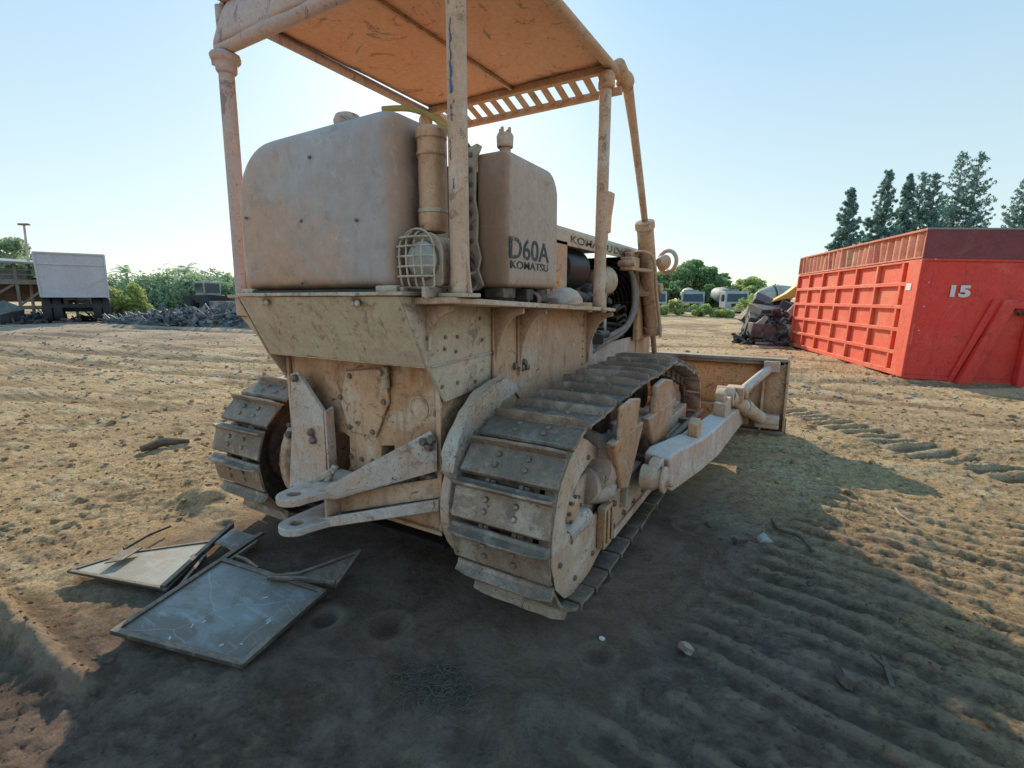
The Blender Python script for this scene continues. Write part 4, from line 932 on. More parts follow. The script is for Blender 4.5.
for s in (1, -1):
    P_('side_rail', MB().cyl((.76*s, -.40, ZR-.01), (.79*s, 1.46, ZR-.005), .032, seg=16), 'orange' if s > 0 else 'rooftop', bevel=0)
    P_('rail_riser', MB().cyl((.765*s, -.40, 2.82), (.762*s, -.40, ZR), .028, seg=12), 'rooftop', bevel=0)
    foot = 1.53; top = .77 if s > 0 else .752
    xb = .765 if s > 0 else .79
    po = P_('canopy_post', MB().cyl((xb*s, -.405, foot), (top*s, -.405, 2.82), .041, .039, 20), 'pink' if s > 0 else 'rooftop', bevel=0)
    if s < 0:
        mb = MB().lathe([(.042, -.10), (.052, -.09), (.056, -.05), (.072, -.04), (.078, -.01), (.06, .0), (.04, .01)], (top*s, -.405, 2.80), (0, 0, 1), 12).box((top*s-.055, -.41, 2.775), (.05, .06, .05))
        P_('post_collar', mb, 'rooftop', po, .006)
    P_('post_foot', MB().bx((xb-.065)*s, (xb+.055)*s, -.47, -.33, 1.525, 1.542).prism([((xb-.065)*s, 1.54), ((xb+.06)*s, 1.54), ((xb+.035)*s, 1.76), ((xb-.035)*s, 1.76)], 'y', -.41, -.398), 'orange', po, .003)
    if s < 0: P_('post_bracket', MB().bx(-.86, -.56, -.42, -.30, 1.42, 1.53).prism([(-.86, 1.42), (-.56, 1.42), (-.56, 1.20)], 'y', -.40, -.38), 'orange', po, .006)
    if s > 0:
        mb = MB()
        for (z0_, z1_, a0, a1) in ((2.30, 2.56, -104, -76), (2.06, 2.14, -110, -95), (2.20, 2.26, -95, -82), (1.95, 1.99, -90, -75)):
            rws = []
            for k in range(22):
                t = k/21; z = z0_+(z1_-z0_)*t; c = Vector((.765+.005*(z-foot)/1.29, -.405, z)); r = .0422-.002*(z-foot)/1.29
                w = .15+.85*abs(vnoise(np.array([k*.9+z0_*9]), np.array([.5]), 2)[0])*1.8; am = (a0+a1)/2+4*sin(k*1.3); hw = (a1-a0)/2*w
                rws.append([mb.bm.verts.new(c+Vector((cos(radians(am+hw*q)), sin(radians(am+hw*q)), 0))*r) for q in (-1, -.3, .3, 1)])
            for a_, b_2 in zip(rws, rws[1:]):
                for k in range(3): mb.bm.faces.new((a_[k], a_[k+1], b_2[k+1], b_2[k]))
        P_('paint_scuff', mb, 'bluetape', po, 0)
    P_('canopy_post', MB().cyl((.755*s, 1.26, 1.44), (.765*s, 1.24, 2.98), .042, .040, 18).bx(.69*s, .82*s, 1.19, 1.33, 1.44, 1.456), 'pink', bevel=0)
    mb = MB().lathe([(.03, -.16), (.05, -.15), (.05, -.02), (.062, 0), (.062, .05), (.045, .07), (.03, .1)], (.80*s, 1.50, ZR-.005), (0, 1, -.25), 14).lathe([(.042, -.09), (.055, -.08), (.055, .0), (.04, .02)], (.77*s, 1.24, 2.965), (0, 0, 1), 14)
    P_('corner_casting', mb, 'hull', bevel=.006)
    P_('canopy_brace', MB().loft([(.81*s, 1.56, 2.99), (.77*s, 1.87, 2.79), (.70*s, 2.35, 2.49), (.66*s, 2.66, 2.25)], [.038, .032, .032, .030], 14), 'pink', bevel=0)
P_('sheet_rib', MB().bar((-.02, -.35, ZR), (.04, 1.25, ZR), .018, .025), 'hull', bevel=.002)
P_('front_rail', MB().bar((-.74, 1.26, ZR-.01), (.77, 1.28, ZR-.01), .045, .05), 'orange', bevel=.004)
P_('front_rail', MB().bar((-.78, 1.46, 2.94), (.80, 1.46, 2.94), .04, .045), 'orange', bevel=.004)
for i in range(14):
    x = -.70+i*.108
    P_('guard_slat', MB().bar((x, 1.27, ZR-.015), (x+.012, 1.45, 2.945), .05, .014), 'orange', bevel=.003)

# ---- drawbar assembly at the rear
mb = MB()
def tongue(zc, th, y_tip=-.76):
    pts = []
    for i in range(13):
        a = radians(180+180*i/12); pts.append((-.045+.085*cos(a), y_tip+.07+.085*sin(a)))
    pts += [(.09, -.55), (.16, -.33), (-.14, -.33), (-.13, -.5)]
    return MB().prism(pts, 'z', zc-th/2, zc+th/2)
for zc in (.565, .415):
    t1 = P_('drawbar_jaw', tongue(zc, .038), 'pale', bevel=0)
    cut(t1, [MB().cyl((-.045, -.69, zc-.1), (-.045, -.69, zc+.1), .032, seg=20).build('cutter', M['dark'], None)])
    bm_ = t1.modifiers.new('bevel', 'BEVEL'); bm_.width = .006; bm_.segments = 2; bm_.limit_method = 'ANGLE'
P_('jaw_web', MB().bx(.05, .062, -.60, -.45, .43, .55), 'pink', bevel=.003)
# long upper strap rising to the right side of the case
a0 = Vector((.03, -.60, .565)); 
mb = MB().hexa([(.03, -.61, .535), (.10, -.55, .535), (.56, -.335, .70), (.52, -.345, .69), (.03, -.615, .59), (.10, -.54, .595), (.56, -.33, .86), (.53, -.35, .90)])
mb.hexa([(.06, -.57, .583), (.12, -.42, .575), (.50, -.33, .86), (.50, -.36, .80), (.06, -.57, .595), (.12, -.42, .59), (.50, -.325, .885), (.50, -.36, .83)])
st = P_('drawbar_strap', mb, 'pale', bevel=.004)
mb = MB()
for q in ((.545, -.352, .86), (.53, -.355, .82), (.50, -.36, .845)): mb.bolt(q, (0, -1, 0), .018, .02)
P_('strap_bolt', mb, 'bolt', st, 0)
mb = MB().hexa([(.02, -.62, .385), (.10, -.50, .385), (.585, -.30, .50), (.57, -.35, .50), (.02, -.62, .44), (.10, -.50, .44), (.585, -.30, .56), (.57, -.35, .56)])
P_('lower_drawbar_beam', mb, 'pale', bevel=.005)
P_('beam_skin', MB().hexa([(.06, -.52, .44), (.10, -.40, .44), (.57, -.305, .56), (.57, -.32, .56), (.06, -.50, .54), (.10, -.40, .54), (.57, -.303, .66), (.57, -.315, .66)]), 'hull', bevel=.004)
# left bracket: folded vertical plate
L0 = [xz(*p, -.40) for p in ((290, 374), (297, 372), (323, 412), (327, 480), (323, 488), (289, 492), (292, 420))]
br = P_('drawbar_bracket', MB().prism(L0, 'y', -.40, -.375), 'pale', bevel=.004)
xb, zb0 = xz(325, 412, -.40); 
P_('bracket_fin', MB().prism([(-.40, .50), (-.40, zb0), (-.345, zb0+.02), (-.345, .50)], 'x', xb-.012, xb+.004), 'pale', br, .002)
mb = MB()
for p in ((296, 378), (312, 432), (314, 440)): x, z = xz(*p, -.402); mb.lathe([(.022, -.01), (.022, .02), (.012, .03)], (x, -.40, z), (0, -1, 0), 8)
P_('bracket_pin', mb, 'bolt', br, .002)
P_('drawbar_pin', MB().cyl((-.045, -.50, .58), (-.02, -.46, .66), .018, seg=8).box((-.05, -.50, .62), (.10, .025, .03), (.0, -.5, .5)), 'plate', bevel=.003)
P_('belly_guard', MB().bx(-.56, .56, -.30, 3.2, .27, .295), 'dark', bevel=0)
P_('front_cross_beam', MB().bx(-.52, .52, 3.42, 3.60, .75, 1.15).bx(-1.0, 1.0, 1.9, 2.1, .45, .60), 'orange', bevel=.01)

# ================================================================== CAMERA, LIGHT, SKY
cam = bpy.data.cameras.new('camera'); co = bpy.data.objects.new('camera', cam); COL.objects.link(co)
cam.sensor_width = 36; cam.lens = FPX*36/1024; cam.clip_start = .05; cam.clip_end = 12000
co.matrix_world = Matrix(((RT.x, UP.x, -FW.x, CAM.x), (RT.y, UP.y, -FW.y, CAM.y), (RT.z, UP.z, -FW.z, CAM.z), (0, 0, 0, 1)))
SC.camera = co
SUN_AZ = math.atan2(-.65, .76); SUN_EL = radians(26)
sd = Vector((sin(SUN_AZ)*cos(SUN_EL), cos(SUN_AZ)*cos(SUN_EL), sin(SUN_EL)))
sun = bpy.data.lights.new('sun', 'SUN'); sun.energy = 5.; sun.angle = radians(.5); sun.color = (1., .85, .62)
so = bpy.data.objects.new('sun', sun); COL.objects.link(so); so.rotation_euler = sd.to_track_quat('Z', 'Y').to_euler(); so.location = (0, 0, 30)
w = bpy.data.worlds.new('World'); SC.world = w; w.use_nodes = True; t = w.node_tree
bg = t.nodes['Background']; sky = t.nodes.new('ShaderNodeTexSky'); sky.sky_type = 'NISHITA'; sky.sun_disc = False
sky.sun_elevation = SUN_EL; sky.sun_rotation = SUN_AZ; sky.air_density = 1.; sky.dust_density = .6; sky.ozone_density = 2.; sky.altitude = 0
tc = N(t, 'ShaderNodeTexCoord'); sx = N(t, 'ShaderNodeSeparateXYZ'); t.links.new(tc.outputs['Generated'], sx.inputs[0])
haze = ramp(t, sx.outputs[2], .0, .75, 1., 0.)
hue = mixc(t, ramp(t, sx.outputs[2], .02, .80), (7.3, 8.7, 8.4), (2.6, 6.3, 9.8))
cl = mixc(t, .62, sky.outputs[0], hue)
t.links.new(cl, bg.inputs[0]); bg.inputs[1].default_value = .12
SC.view_settings.view_transform = 'Standard'; SC.view_settings.look = 'None'; SC.view_settings.exposure = 0; SC.view_settings.gamma = 1
SC.cycles.max_bounces = 6; SC.cycles.use_denoising = True
# ================================================================== RED SKIP
A = Vector((3.81, 9.80, 0)); ld = Vector((-.30, .954, 0)).normalized()
CR = atan2(-ld.x, ld.y)                      # local y axis runs along the long side
sk = tag(empty('roll_off_skip', (A.x, A.y, gz(A.x, A.y)-.02), CR), 'big red steel skip numbered 15 with a corrugated raised top', 'skip'); sk.rotation_euler = (0, .035, CR)
Lk, Wk = 6.75, 2.9
def zA(py): return zat(py, A.x, A.y)-sk.location.z
Zb, Zr, Zt_ = zA(377), zA(259), zA(228)
# side wall facing -x: backing sheet and grid of ribs
sd_ = MB().bx(.045, .065, 0.0, Lk, Zb, Zr); side = sd_.build('side_wall', M['redside'], sk)
cols = [.62+i*(Lk-.62)/6 for i in range(7)]
mb = MB(); rows_ = [Zb+(Zr-Zb)*k/5 for k in range(6)]
for i, z in enumerate(rows_): mb.bx(-.03, .043, .0, Lk, z-(.0 if i == 0 else .04), z+(.10 if i == 0 else (.04 if i < 5 else 0)))
mb.build('side_rail', M['redside'], side, .008)
mb = MB()
for i, y in enumerate(cols):
    for k in range(5): mb.bx(-.028, .043, y-.04, y+.04, rows_[k]+(.10 if k == 0 else .04)+.001, rows_[k+1]-.041)
mb.build('side_rib', M['redside'], side, .008)
MB().bx(-.032, .044, -.005, .42, Zb, Zr).build('corner_sheet', M['redside'], side, .006)
# end wall facing the viewer
ew = MB(); nx_, nz_ = 36, 24; rws = []
for i in range(nx_+1):
    rws.append([])
    for k in range(nz_+1):
        x = -.03+(Wk+.03)*i/nx_; z = Zb+(Zr-Zb)*k/nz_
        y = -.004+.008*fbm(np.array([x*1.2]), np.array([z*3.2]), 3, 4)[0]-.006*exp(-((k % 6)/.8)**2)
        rws[-1].append(ew.bm.verts.new((x, y, z)))
for a_, b_ in zip(rws, rws[1:]):
    for k in range(nz_): ew.bm.faces.new((a_[k], b_[k], b_[k+1], a_[k+1]))
end = ew.build('end_wall', M['red'], sk)
sm = end.modifiers.new('s', 'SOLIDIFY'); sm.thickness = .003; sm.offset = 0
mb = MB().bx(-.034, .01, -.03, .0, Zb, Zr).bx(-.034, Wk, -.028, .0, Zr-.03, Zr+.012).bx(0, Wk, -.026, .0, Zb-.02, Zb+.05)
mb.build('end_frame', M['red'], sk, .006)
def lx(px, py):                              # on the end face
    n = Vector((sin(CR), -cos(CR), 0)); n = Vector((cos(CR+pi/2), sin(CR+pi/2), 0)); d = ray(px, py); t = (sk.location-CAM).dot(n)/d.dot(n); q = CAM+d*t-sk.location
    return (q.x*cos(CR)+q.y*sin(CR), q.z)
# diagonal brace
(xa, za), (xb, zb) = lx(999, 297), lx(952, 382); (xc, zc), (xd, zd) = lx(1005, 297), lx(967, 385)
zf = lx(955, 390)[1]
mb = MB().hexa([(xb-.05, -.17, zf), (xb+.15, -.17, zf), (xb+.15, -.02, zf), (xb-.05, -.02, zf), (xa-.02, -.12, za), (xa+.20, -.12, za), (xa+.20, -.02, za), (xa-.02, -.02, za)])
mb.build('diagonal_brace', M['red'], sk, .012)
mb = MB().hexa([(xb-.12, -.06, zf+.16), (xb-.05, -.06, zf+.16), (xb-.05, -.02, zf+.16), (xb-.12, -.02, zf+.16), (xa-.16, -.06, za), (xa-.02, -.06, za), (xa-.02, -.02, za), (xa-.16, -.02, za)])
mb.build('brace_flange', M['red'], sk, .006)
# hook frame recess on the right
xr, zr = lx(1000, 300)
mb = MB().bx(xr-.05, Wk, -.10, -.03, zr-.10, zr+.02); mb.build('hook_crossbar', M['red'], sk, .01)
mb = MB()
for i in range(11): mb.box((xr+.12+.07*i, -.06, zr-.17+.03*sin(i*2)), (.06, .05, .05), (i, i*.7, i*.3))
mb.build('hook_chain', M['link'], sk, .006)
x2, _ = lx(1016, 350); MB().bx(x2, x2+.16, -.16, -.02, zf, zr-.1).build('hook_upright', M['red'], sk, .012)
# raised extension: corrugated side and plain maroon end
mb = MB(); prof_ = []
ncor = 24
for i in range(ncor*4+1):
    y = Lk*i/(ncor*4); ph = i % 4; x = (.0, .0, .045, .045)[ph]
    prof_.append((x+.0, y))
bk = [(x+.012, y) for x, y in prof_][::-1]
mb.prism(prof_+bk, 'z', Zr+.03, Zt_-.03)
for v in mb.bm.verts:
    k = fbm(np.array([v.co.y*1.6]), np.array([v.co.z*2.0]), 3, 8)[0]; v.co.x += .10*k*max(0, min(1, (v.co.y-.8))); v.co.z += .03*vnoise(np.array([v.co.y*2]), np.array([.3]), 5)[0]
ext = mb.build('extension_side', M['peach'], sk)
MB().bx(-.035, .06, -.02, Lk, Zt_-.045, Zt_).bx(-.035, .06, 0, Lk, Zr+.013, Zr+.05).build('extension_rail', M['peach'], ext, .006)
mb = MB().bx(-.03, Wk, -.02, .0, Zr+.02, Zt_-.03); mb.build('extension_end', M['maroon'], sk, .003)
MB().bx(-.036, Wk, -.035, .02, Zt_-.03, Zt_+.003).build('top_rail', M['shedroof'], sk, .006)
MB().bx(-.033, Wk, -.03, .0, Zr+.0125, Zr+.05).build('joint_strip', M['maroon'], sk, .006)
MB().bx(Wk-.02, Wk, 0, Lk, Zb, Zt_).bx(0, Wk, Lk-.02, Lk, Zb, Zt_).bx(0.05, Wk, 0, Lk, Zb, Zb+.03).build('far_shell', M['red'], sk)
for x in (.55, 2.2): MB().bx(x, x+.2, .1, Lk-.1, Zb-.17, Zb).build('skid_rail', M['dark'], sk, .01)
for y in (.5, Lk-.35): MB().cyl((.3, y, Zb-.12), (.6, y, Zb-.12), .12).build('ground_roller', M['dark'], sk, .01)
x0_, z0_ = lx(945, 296); x1_, z1_ = lx(967, 284)
o = text_obj('15', 1., 'number_marking', M['whitepaint'], sk, Vector((0, 0, 0)), Matrix.Identity(3), bold=.05)
cc = np.array([v.co[:] for v in o.data.vertices]); mn, mx = cc.min(0), cc.max(0)
o.data.transform(Matrix.Translation((x0_, -.032, z0_)) @ Matrix.Rotation(pi/2, 4, 'X') @ Matrix.Diagonal(((x1_-x0_)/(mx[0]-mn[0]), (z1_-z0_)/(mx[1]-mn[1]), 1, 1)) @ Matrix.Translation((-mn[0], -mn[1], 0)))
for (px, py) in ((928, 259), (922, 282), (918, 306), (914, 330)):
    x, z = lx(px, py); MB().box((max(x, .02)+.03, -.034, z), (.03, .006, .012)).build('reflector_tab', M['whitepaint'], sk)
(xm, ym) = (0, .18); MB().bx(-.040, -.033, .18, .36, zA(290), zA(283)).build('scuff_mark', M['whitepaint'], sk)

# ================================================================== TREES
def leaf_cloud(name, C, Rr, n, size, mat, parent, drop=0., flat=1., seed=1):
    """n leaf blades spread through clumps at C with radii Rr"""
    g = np.random.default_rng(seed); C = np.asarray(C, float); Rr = np.asarray(Rr, float)
    w = Rr**2; w = w/w.sum(); idx = g.choice(len(C), n, p=w)
    d = g.normal(0, 1, (n, 3)); d /= np.linalg.norm(d, axis=1)[:, None]; r = g.uniform(0, 1, n)**.45
    c = C[idx]+d*(r*Rr[idx])[:, None]*np.array([1, 1, flat])
    a = g.normal(0, 1, (n, 3)); a[:, 2] -= drop; a /= np.linalg.norm(a, axis=1)[:, None]
    b = g.normal(0, 1, (n, 3)); b = np.cross(a, b); b /= np.linalg.norm(b, axis=1)[:, None]
    s = size*g.uniform(.55, 1.4, n)[:, None]
    wd = .32 if drop < 1 else .16
    v = np.stack([c-a*s*.5, c+b*s*wd, c+a*s*.5, c-b*s*wd], 1)
    return npmesh(name, v.reshape(-1, 3), np.arange(n*4).reshape(-1, 4), mat, parent)
def casuarina(x, y, H, wid, label, seed, lean=0., twin=False):
    g = random.Random(seed); z0 = 0
    t = tag(empty('casuarina_tree', (x, y, z0)), label, 'tree', 'tall casuarina trees behind the red skip')
    trunks = [(0, 0, H)] if not twin else [(-wid*.09, 0, H), (wid*.10, .3, H*.985)]
    C = []; R = []; mb = MB()
    for (ox, oy, h) in trunks:
        mb.loft([(ox, oy, 0), (ox+lean*.3, oy, h*.4), (ox+lean, oy, h*.98)], [h*.009, h*.006, .02], 8)
        nb = 190
        for i in range(nb):
            f = .16+.82*(i/nb)**.9; z = h*f; L = wid*.60*((1-f)**.85+.03)*g.choice((.55, .75, .85, .95, 1.0, 1.08)); az = g.uniform(0, 6.28)
            bx_, by_ = ox+lean*f, oy
            ex, ey, ez = bx_+cos(az)*L, by_+sin(az)*L, z+L*g.uniform(.1, .6)
            mb.loft([(bx_, by_, z), ((bx_+ex)/2, (by_+ey)/2, z+L*.10), (ex, ey, ez)], [.07*(1-f)+.02, .04, .012], 5, False)
            m = max(2, int(L/.5))
            for k in range(m):
                q = (k+.8)/m; C.append((bx_+(ex-bx_)*q+g.uniform(-.2, .2), by_+(ey-by_)*q+g.uniform(-.2, .2), z+(ez-z)*q*q)); R.append(g.uniform(.18, .45)*(.5+.6*(1-f)))
    mb.build('trunk', M['bark'], t)
    leaf_cloud('crown', C, R, int(30000), .40, M['casuarina'], t, drop=1.2, flat=1.1, seed=seed)
    return t
TD = [(852, 186, 19, 'narrow pointed casuarina, leftmost of the row behind the red skip', 0, False), (886, 168, 20, 'casuarina with a thin leaning tip, second from the left behind the red skip', .4, False),
      (909, 172, 15, 'slim half hidden casuarina between two fuller ones above the skip corner', .2, False), (931, 169, 24, 'open branched casuarina with a blunt double tip and sparse right side', 0, True),
      (973, 148, 30, 'tallest and fullest casuarina, a twin topped tree above the maroon skip end', 0, True), (1034, 170, 34, 'casuarina cut off by the right edge of the picture', 0, False)]
for i, (px, py, wpx, lab, ln, tw) in enumerate(TD):
    D = 66+(i*37 % 9); p = at(px, py, D); casuarina(p.x, p.y, p.z, wpx/485*D*2.35, lab, 40+i, ln, tw)

def broadtree(x, y, z0, H, wid, label, seed, mat='leaf', n=9000, size=.35, group=None, name='leafy_tree', cat='tree', trunk=True, flat=.75):
    g = random.Random(seed); t = tag(empty(name, (x, y, z0)), label, cat, group)
    C = []; R = []; mb = MB()
    nb = 26
    hb = H*.25 if trunk else 0
    if trunk: mb.loft([(0, 0, 0), (.1, 0, H*.3), (.2, 0, H*.6)], [H*.04, H*.03, .05], 8)
    for i in range(nb):
        az = g.uniform(0, 6.28); rr_ = wid*.5*sqrt(g.random())*.85; z = hb+(H-hb)*(.15+.75*g.random())*(1-.35*(rr_/(wid*.5))**2)
        ex, ey = cos(az)*rr_, sin(az)*rr_
        mb.loft([(.05, 0, hb*.6), (ex*.5, ey*.5, (hb+z)*.5), (ex, ey, z)], [H*.012+.01, .03, .008], 5, False)
        C.append((ex, ey, z)); R.append(wid*g.uniform(.07, .19))
    mb.build('trunk' if trunk else 'stem', M['bark'], t)
    leaf_cloud('crown' if trunk else 'foliage', C, R, n, size, M[mat], t, flat=flat, seed=seed)
    return t
for i, (px, D, H, w_, lab) in enumerate(((664, 52, 3.6, 3.2, 'green bush behind the first mixer truck'), (708, 52, 3.4, 3.4, 'green bush between the second and third mixer trucks'), (724, 50, 3.0, 3.0, 'green bush right behind the third mixer truck'), (752, 46, 2.9, 3.4, 'olive bush between the third mixer truck and the scrap heap'))):
    p = at(px, 314, D); broadtree(p.x, p.y, -.2, H, w_, lab, 90+i, 'leaf' if i < 3 else 'shrub', n=4500, trunk=False, name='bush', cat='bush', group='bushes round the mixer trucks')
p = at(690, 314, 60); broadtree(p.x, p.y, 0, 6.2, 8.2, 'broad green tree spreading behind the parked mixer trucks', 3, n=14000, group='green trees behind the mixer trucks')
p = at(661, 314, 56); broadtree(p.x, p.y, 0, 4.6, 4.5, 'smaller green tree half hidden by the upright hydraulic cylinder', 33, n=7000, group='green trees behind the mixer trucks')
p = at(742, 312, 54); broadtree(p.x, p.y, 0, 4.1, 5.2, 'loose light green tree between the last mixer truck and the scrap pile', 13, 'shrub', n=7000, group='green trees behind the mixer trucks')
p = at(716, 312, 62); broadtree(p.x, p.y, 0, 5.6, 4.0, 'thin green tree with a side branch reaching over the mixer trucks', 17, n=3500, group='green trees behind the mixer trucks', flat=.35)
p = at(764, 312, 50); broadtree(p.x, p.y, 0, 3.2, 3.4, 'dark bush growing behind the heap of scrap iron', 14, 'leaf', n=4000, trunk=False, name='bush', cat='bush')
p = at(826, 300, 60); broadtree(p.x, p.y, 0, 5.4, 4.5, 'green tree top just showing above the far end of the skip', 24, n=4000)
# hedge line on the left: bushes one can tell apart and palms above them
g = random.Random(4)
for i, (px, top, w_, lab) in enumerate(((124, 271, 5.5, 'grey green bush right behind the white tipper'), (146, 273, 6.5, 'rounded hedge bush between tipper and palm'), (168, 271, 6.5, 'hedge bush growing under the young palm'), (190, 271, 6.5, 'hedge bush behind the distant wheel loader on its left side'), (212, 272, 6, 'hedge bush right behind the cab of the distant wheel loader'), (234, 271, 6, 'hedge bush beside the left canopy post of the bulldozer'), (257, 273, 6, 'hedge bush hidden behind the rear of the bulldozer'))):
    D = 44+g.uniform(-2, 2); p = at(px, 306, D); z0 = .45; H = zat(top, p.x, p.y)-z0-.45
    broadtree(p.x, p.y, z0-.2, H, w_*1.35, lab, 60+i, 'hedge', n=9000, size=.30, group='bushes of the far hedge', name='hedge_bush', cat='bush', trunk=False, flat=1.)
def palm(px, py, D, lab, seed, L=1.6, nf=11):
    g = random.Random(seed); p = at(px, py, D); t = tag(empty('palm_tree', (p.x, p.y, .3)), lab, 'palm', 'palms above the far hedge'); h = p.z-.3
    MB().loft([(0, 0, 0), (.1, 0, h)], [.16, .10], 8).build('trunk', M['bark'], t)
    co_ = []; 
    for i in range(nf):
        az = g.uniform(0, 6.28); el_ = g.uniform(.1, 1.2); base = Vector((.1, 0, h)); d = Vector((cos(az)*cos(el_), sin(az)*cos(el_), sin(el_)))
        for k in range(16):
            q = (k+1)/16; c = base+d*L*q+Vector((0, 0, -.55*L*q*q)); sd = Vector((-sin(az), cos(az), 0))
            for s in (-1, 1):
                tip = c+sd*s*.42*L*.5*(1.1-q)+d*.18-Vector((0, 0, .12)); co_ += [c, c+d*.05, tip, tip-d*.03]
    npmesh('fronds', np.array([v[:] for v in co_]), np.arange(len(co_)).reshape(-1, 4), M['hedge'], t)
palm(183, 273, 43, 'feathery palm rising above the hedge left of centre', 1, 2.4, 14); palm(126, 273, 42, 'small palm just right of the white tipper', 2, 1.6, 9)
p = at(127, 324, 24); broadtree(p.x, p.y, gz(p.x, p.y), 2.0, 2.6, 'bright yellow green bush against the right side of the white tipper', 71, 'shrub', n=7000, size=.14, name='bush', cat='bush', trunk=False, flat=1.)
p = at(3, 300, 40); broadtree(p.x, p.y, .4, zat(233, p.x, p.y), 6, 'pale tree behind the timber shed at the left edge', 72, 'hedge', n=5000)
# dry weeds round the mixer trucks
for i, (px, py, D, H, w_, lab) in enumerate(((752, 314, 40, 1.7, 2.6, 'weedy shrub in front of the third mixer truck'), (678, 318, 38, 1.3, 1.6, 'low weeds between the first two mixer trucks'), (700, 319, 37, .9, 1.7, 'low weeds in front of the middle mixer truck'), (722, 319, 36, .8, 1.8, 'low weeds right in front of the third mixer truck'), (655, 318, 38, 1.0, 1.8, 'low weeds beside the hydraulic cylinder, in front of the first truck'))):
    p = at(px, py, D); broadtree(p.x, p.y, gz(p.x, p.y)-.05, H, w_, lab, 80+i, 'shrub', n=2500, size=.16, name='weeds', cat='weeds', trunk=False, flat=.9, group='weeds near the mixer trucks')

# ================================================================== VEHICLES
def wheel(mbname, c, ax, r, w, par):
    t = MB().lathe([(r*.55, -w/2), (r*.93, -w/2), (r, -w*.38), (r, w*.38), (r*.93, w/2), (r*.55, w/2)], c, ax, 24).build('tyre', M['tyre'], par, .01)
    MB().lathe([(.05, -w*.3), (r*.56, -w*.45), (r*.5, -w*.1), (r*.5, w*.1), (r*.56, w*.45), (.05, w*.3)], c, ax, 20).build('rim', M['concrete'], t)
def face_cam(p): return atan2(CAM.x-p.x, -(CAM.y-p.y))   # heading whose local -y looks to the viewer
# white tipper seen from behind: local -y is the tail
pt = at(80, 323, 21); gzt = gz(pt.x, pt.y)
tp = tag(empty('tipper_truck', (pt.x, pt.y, gzt), face_cam(pt)-.02), 'white tipper truck parked on the left with its blank tailgate facing the yard', 'truck')
hw = 1.12; zt0, zt1 = 1.12, 2.86
MB().hexa([(-hw+.05, 0, zt0), (hw-.05, 0, zt0), (hw-.05, .06, zt0), (-hw+.05, .06, zt0), (-hw, -.10, zt1), (hw, -.10, zt1), (hw, -.04, zt1), (-hw, -.04, zt1)]).build('tailgate', M['tipper'], tp, .01)
mb = MB(); 
for s in (-1, 1): mb.hexa([(s*hw-.06*(s > 0), -.04, zt0-.05), (s*hw+.06*(s < 0), -.04, zt0-.05), (s*hw+.06*(s < 0), .02, zt0-.05), (s*hw-.06*(s > 0), .02, zt0-.05), (s*(hw+.03)-.07*(s > 0), -.14, zt1+.03), (s*(hw+.03)+.07*(s < 0), -.14, zt1+.03), (s*(hw+.03)+.07*(s < 0), -.08, zt1+.03), (s*(hw+.03)-.07*(s > 0), -.08, zt1+.03)])
mb.bx(-hw, hw, -.15, -.06, zt1-.02, zt1+.05); mb.bx(-hw+.08, hw-.08, -.12, -.05, 2.40, 2.47); mb.bx(-hw+.05, hw-.05, -.05, .0, zt0-.06, zt0+.02)
mb.build('tailgate_frame', M['tipper'], tp, .01)
mb = MB()
for s in (-1, 1): mb.hexa([(s*hw, .06, zt0), (s*hw-.05*s, .06, zt0), (s*hw-.05*s, 4.6, zt0), (s*hw, 4.6, zt0), (s*(hw+.02), -.04, zt1), (s*(hw+.02)-.05*s, -.04, zt1), (s*(hw+.02)-.05*s, 4.6, zt1), (s*(hw+.02), 4.6, zt1)])
mb.bx(-hw, hw, 4.55, 4.62, zt0, zt1+.1); mb.bx(-hw, hw, .06, 4.6, zt0, zt0+.05)
mb.build('tipper_body', M['truckwhite'], tp, .01)
MB().bx(-.42, -.28, .1, 6.2, .62, .95).bx(.28, .42, .1, 6.2, .62, .95).bx(-1.1, 1.1, .12, .25, .62, .80).bx(-1.2, 1.2, 1.0, 1.2, .45, .62).build('chassis', M['dark'], tp, .01)
for s in (-1, 1):
    for yy in (.62, 1.95):
        for off in (.64, .97): wheel('w', (s*off, yy, .54), (s, 0, 0), .54, .30, tp)
    wheel('w', (s*1.0, 5.6, .50), (s, 0, 0), .50, .27, tp)
MB().bx(-1.15, 1.15, 5.0, 6.6, .8, 2.75).build('cab', M['truckwhite'], tp, .08)
# lamp pole and its head
pp = at(35, 320, 24); z0 = gz(pp.x, pp.y); q = at(24, 225, 24)
lpz = tag(empty('lamp_pole', (pp.x, pp.y, z0)), 'thin leaning lamp pole standing beside the white tipper', 'lamp pole')
MB().loft([(0, 0, 0), (q.x-pp.x, q.y-pp.y, q.z-z0)], [.07, .045], 10).build('pole', M['pale'], lpz)
MB().box((q.x-pp.x, q.y-pp.y, q.z-z0+.03), (.5, .16, .09), (0, 0, .6)).build('lamp_head', M['bolt'], lpz, .02)
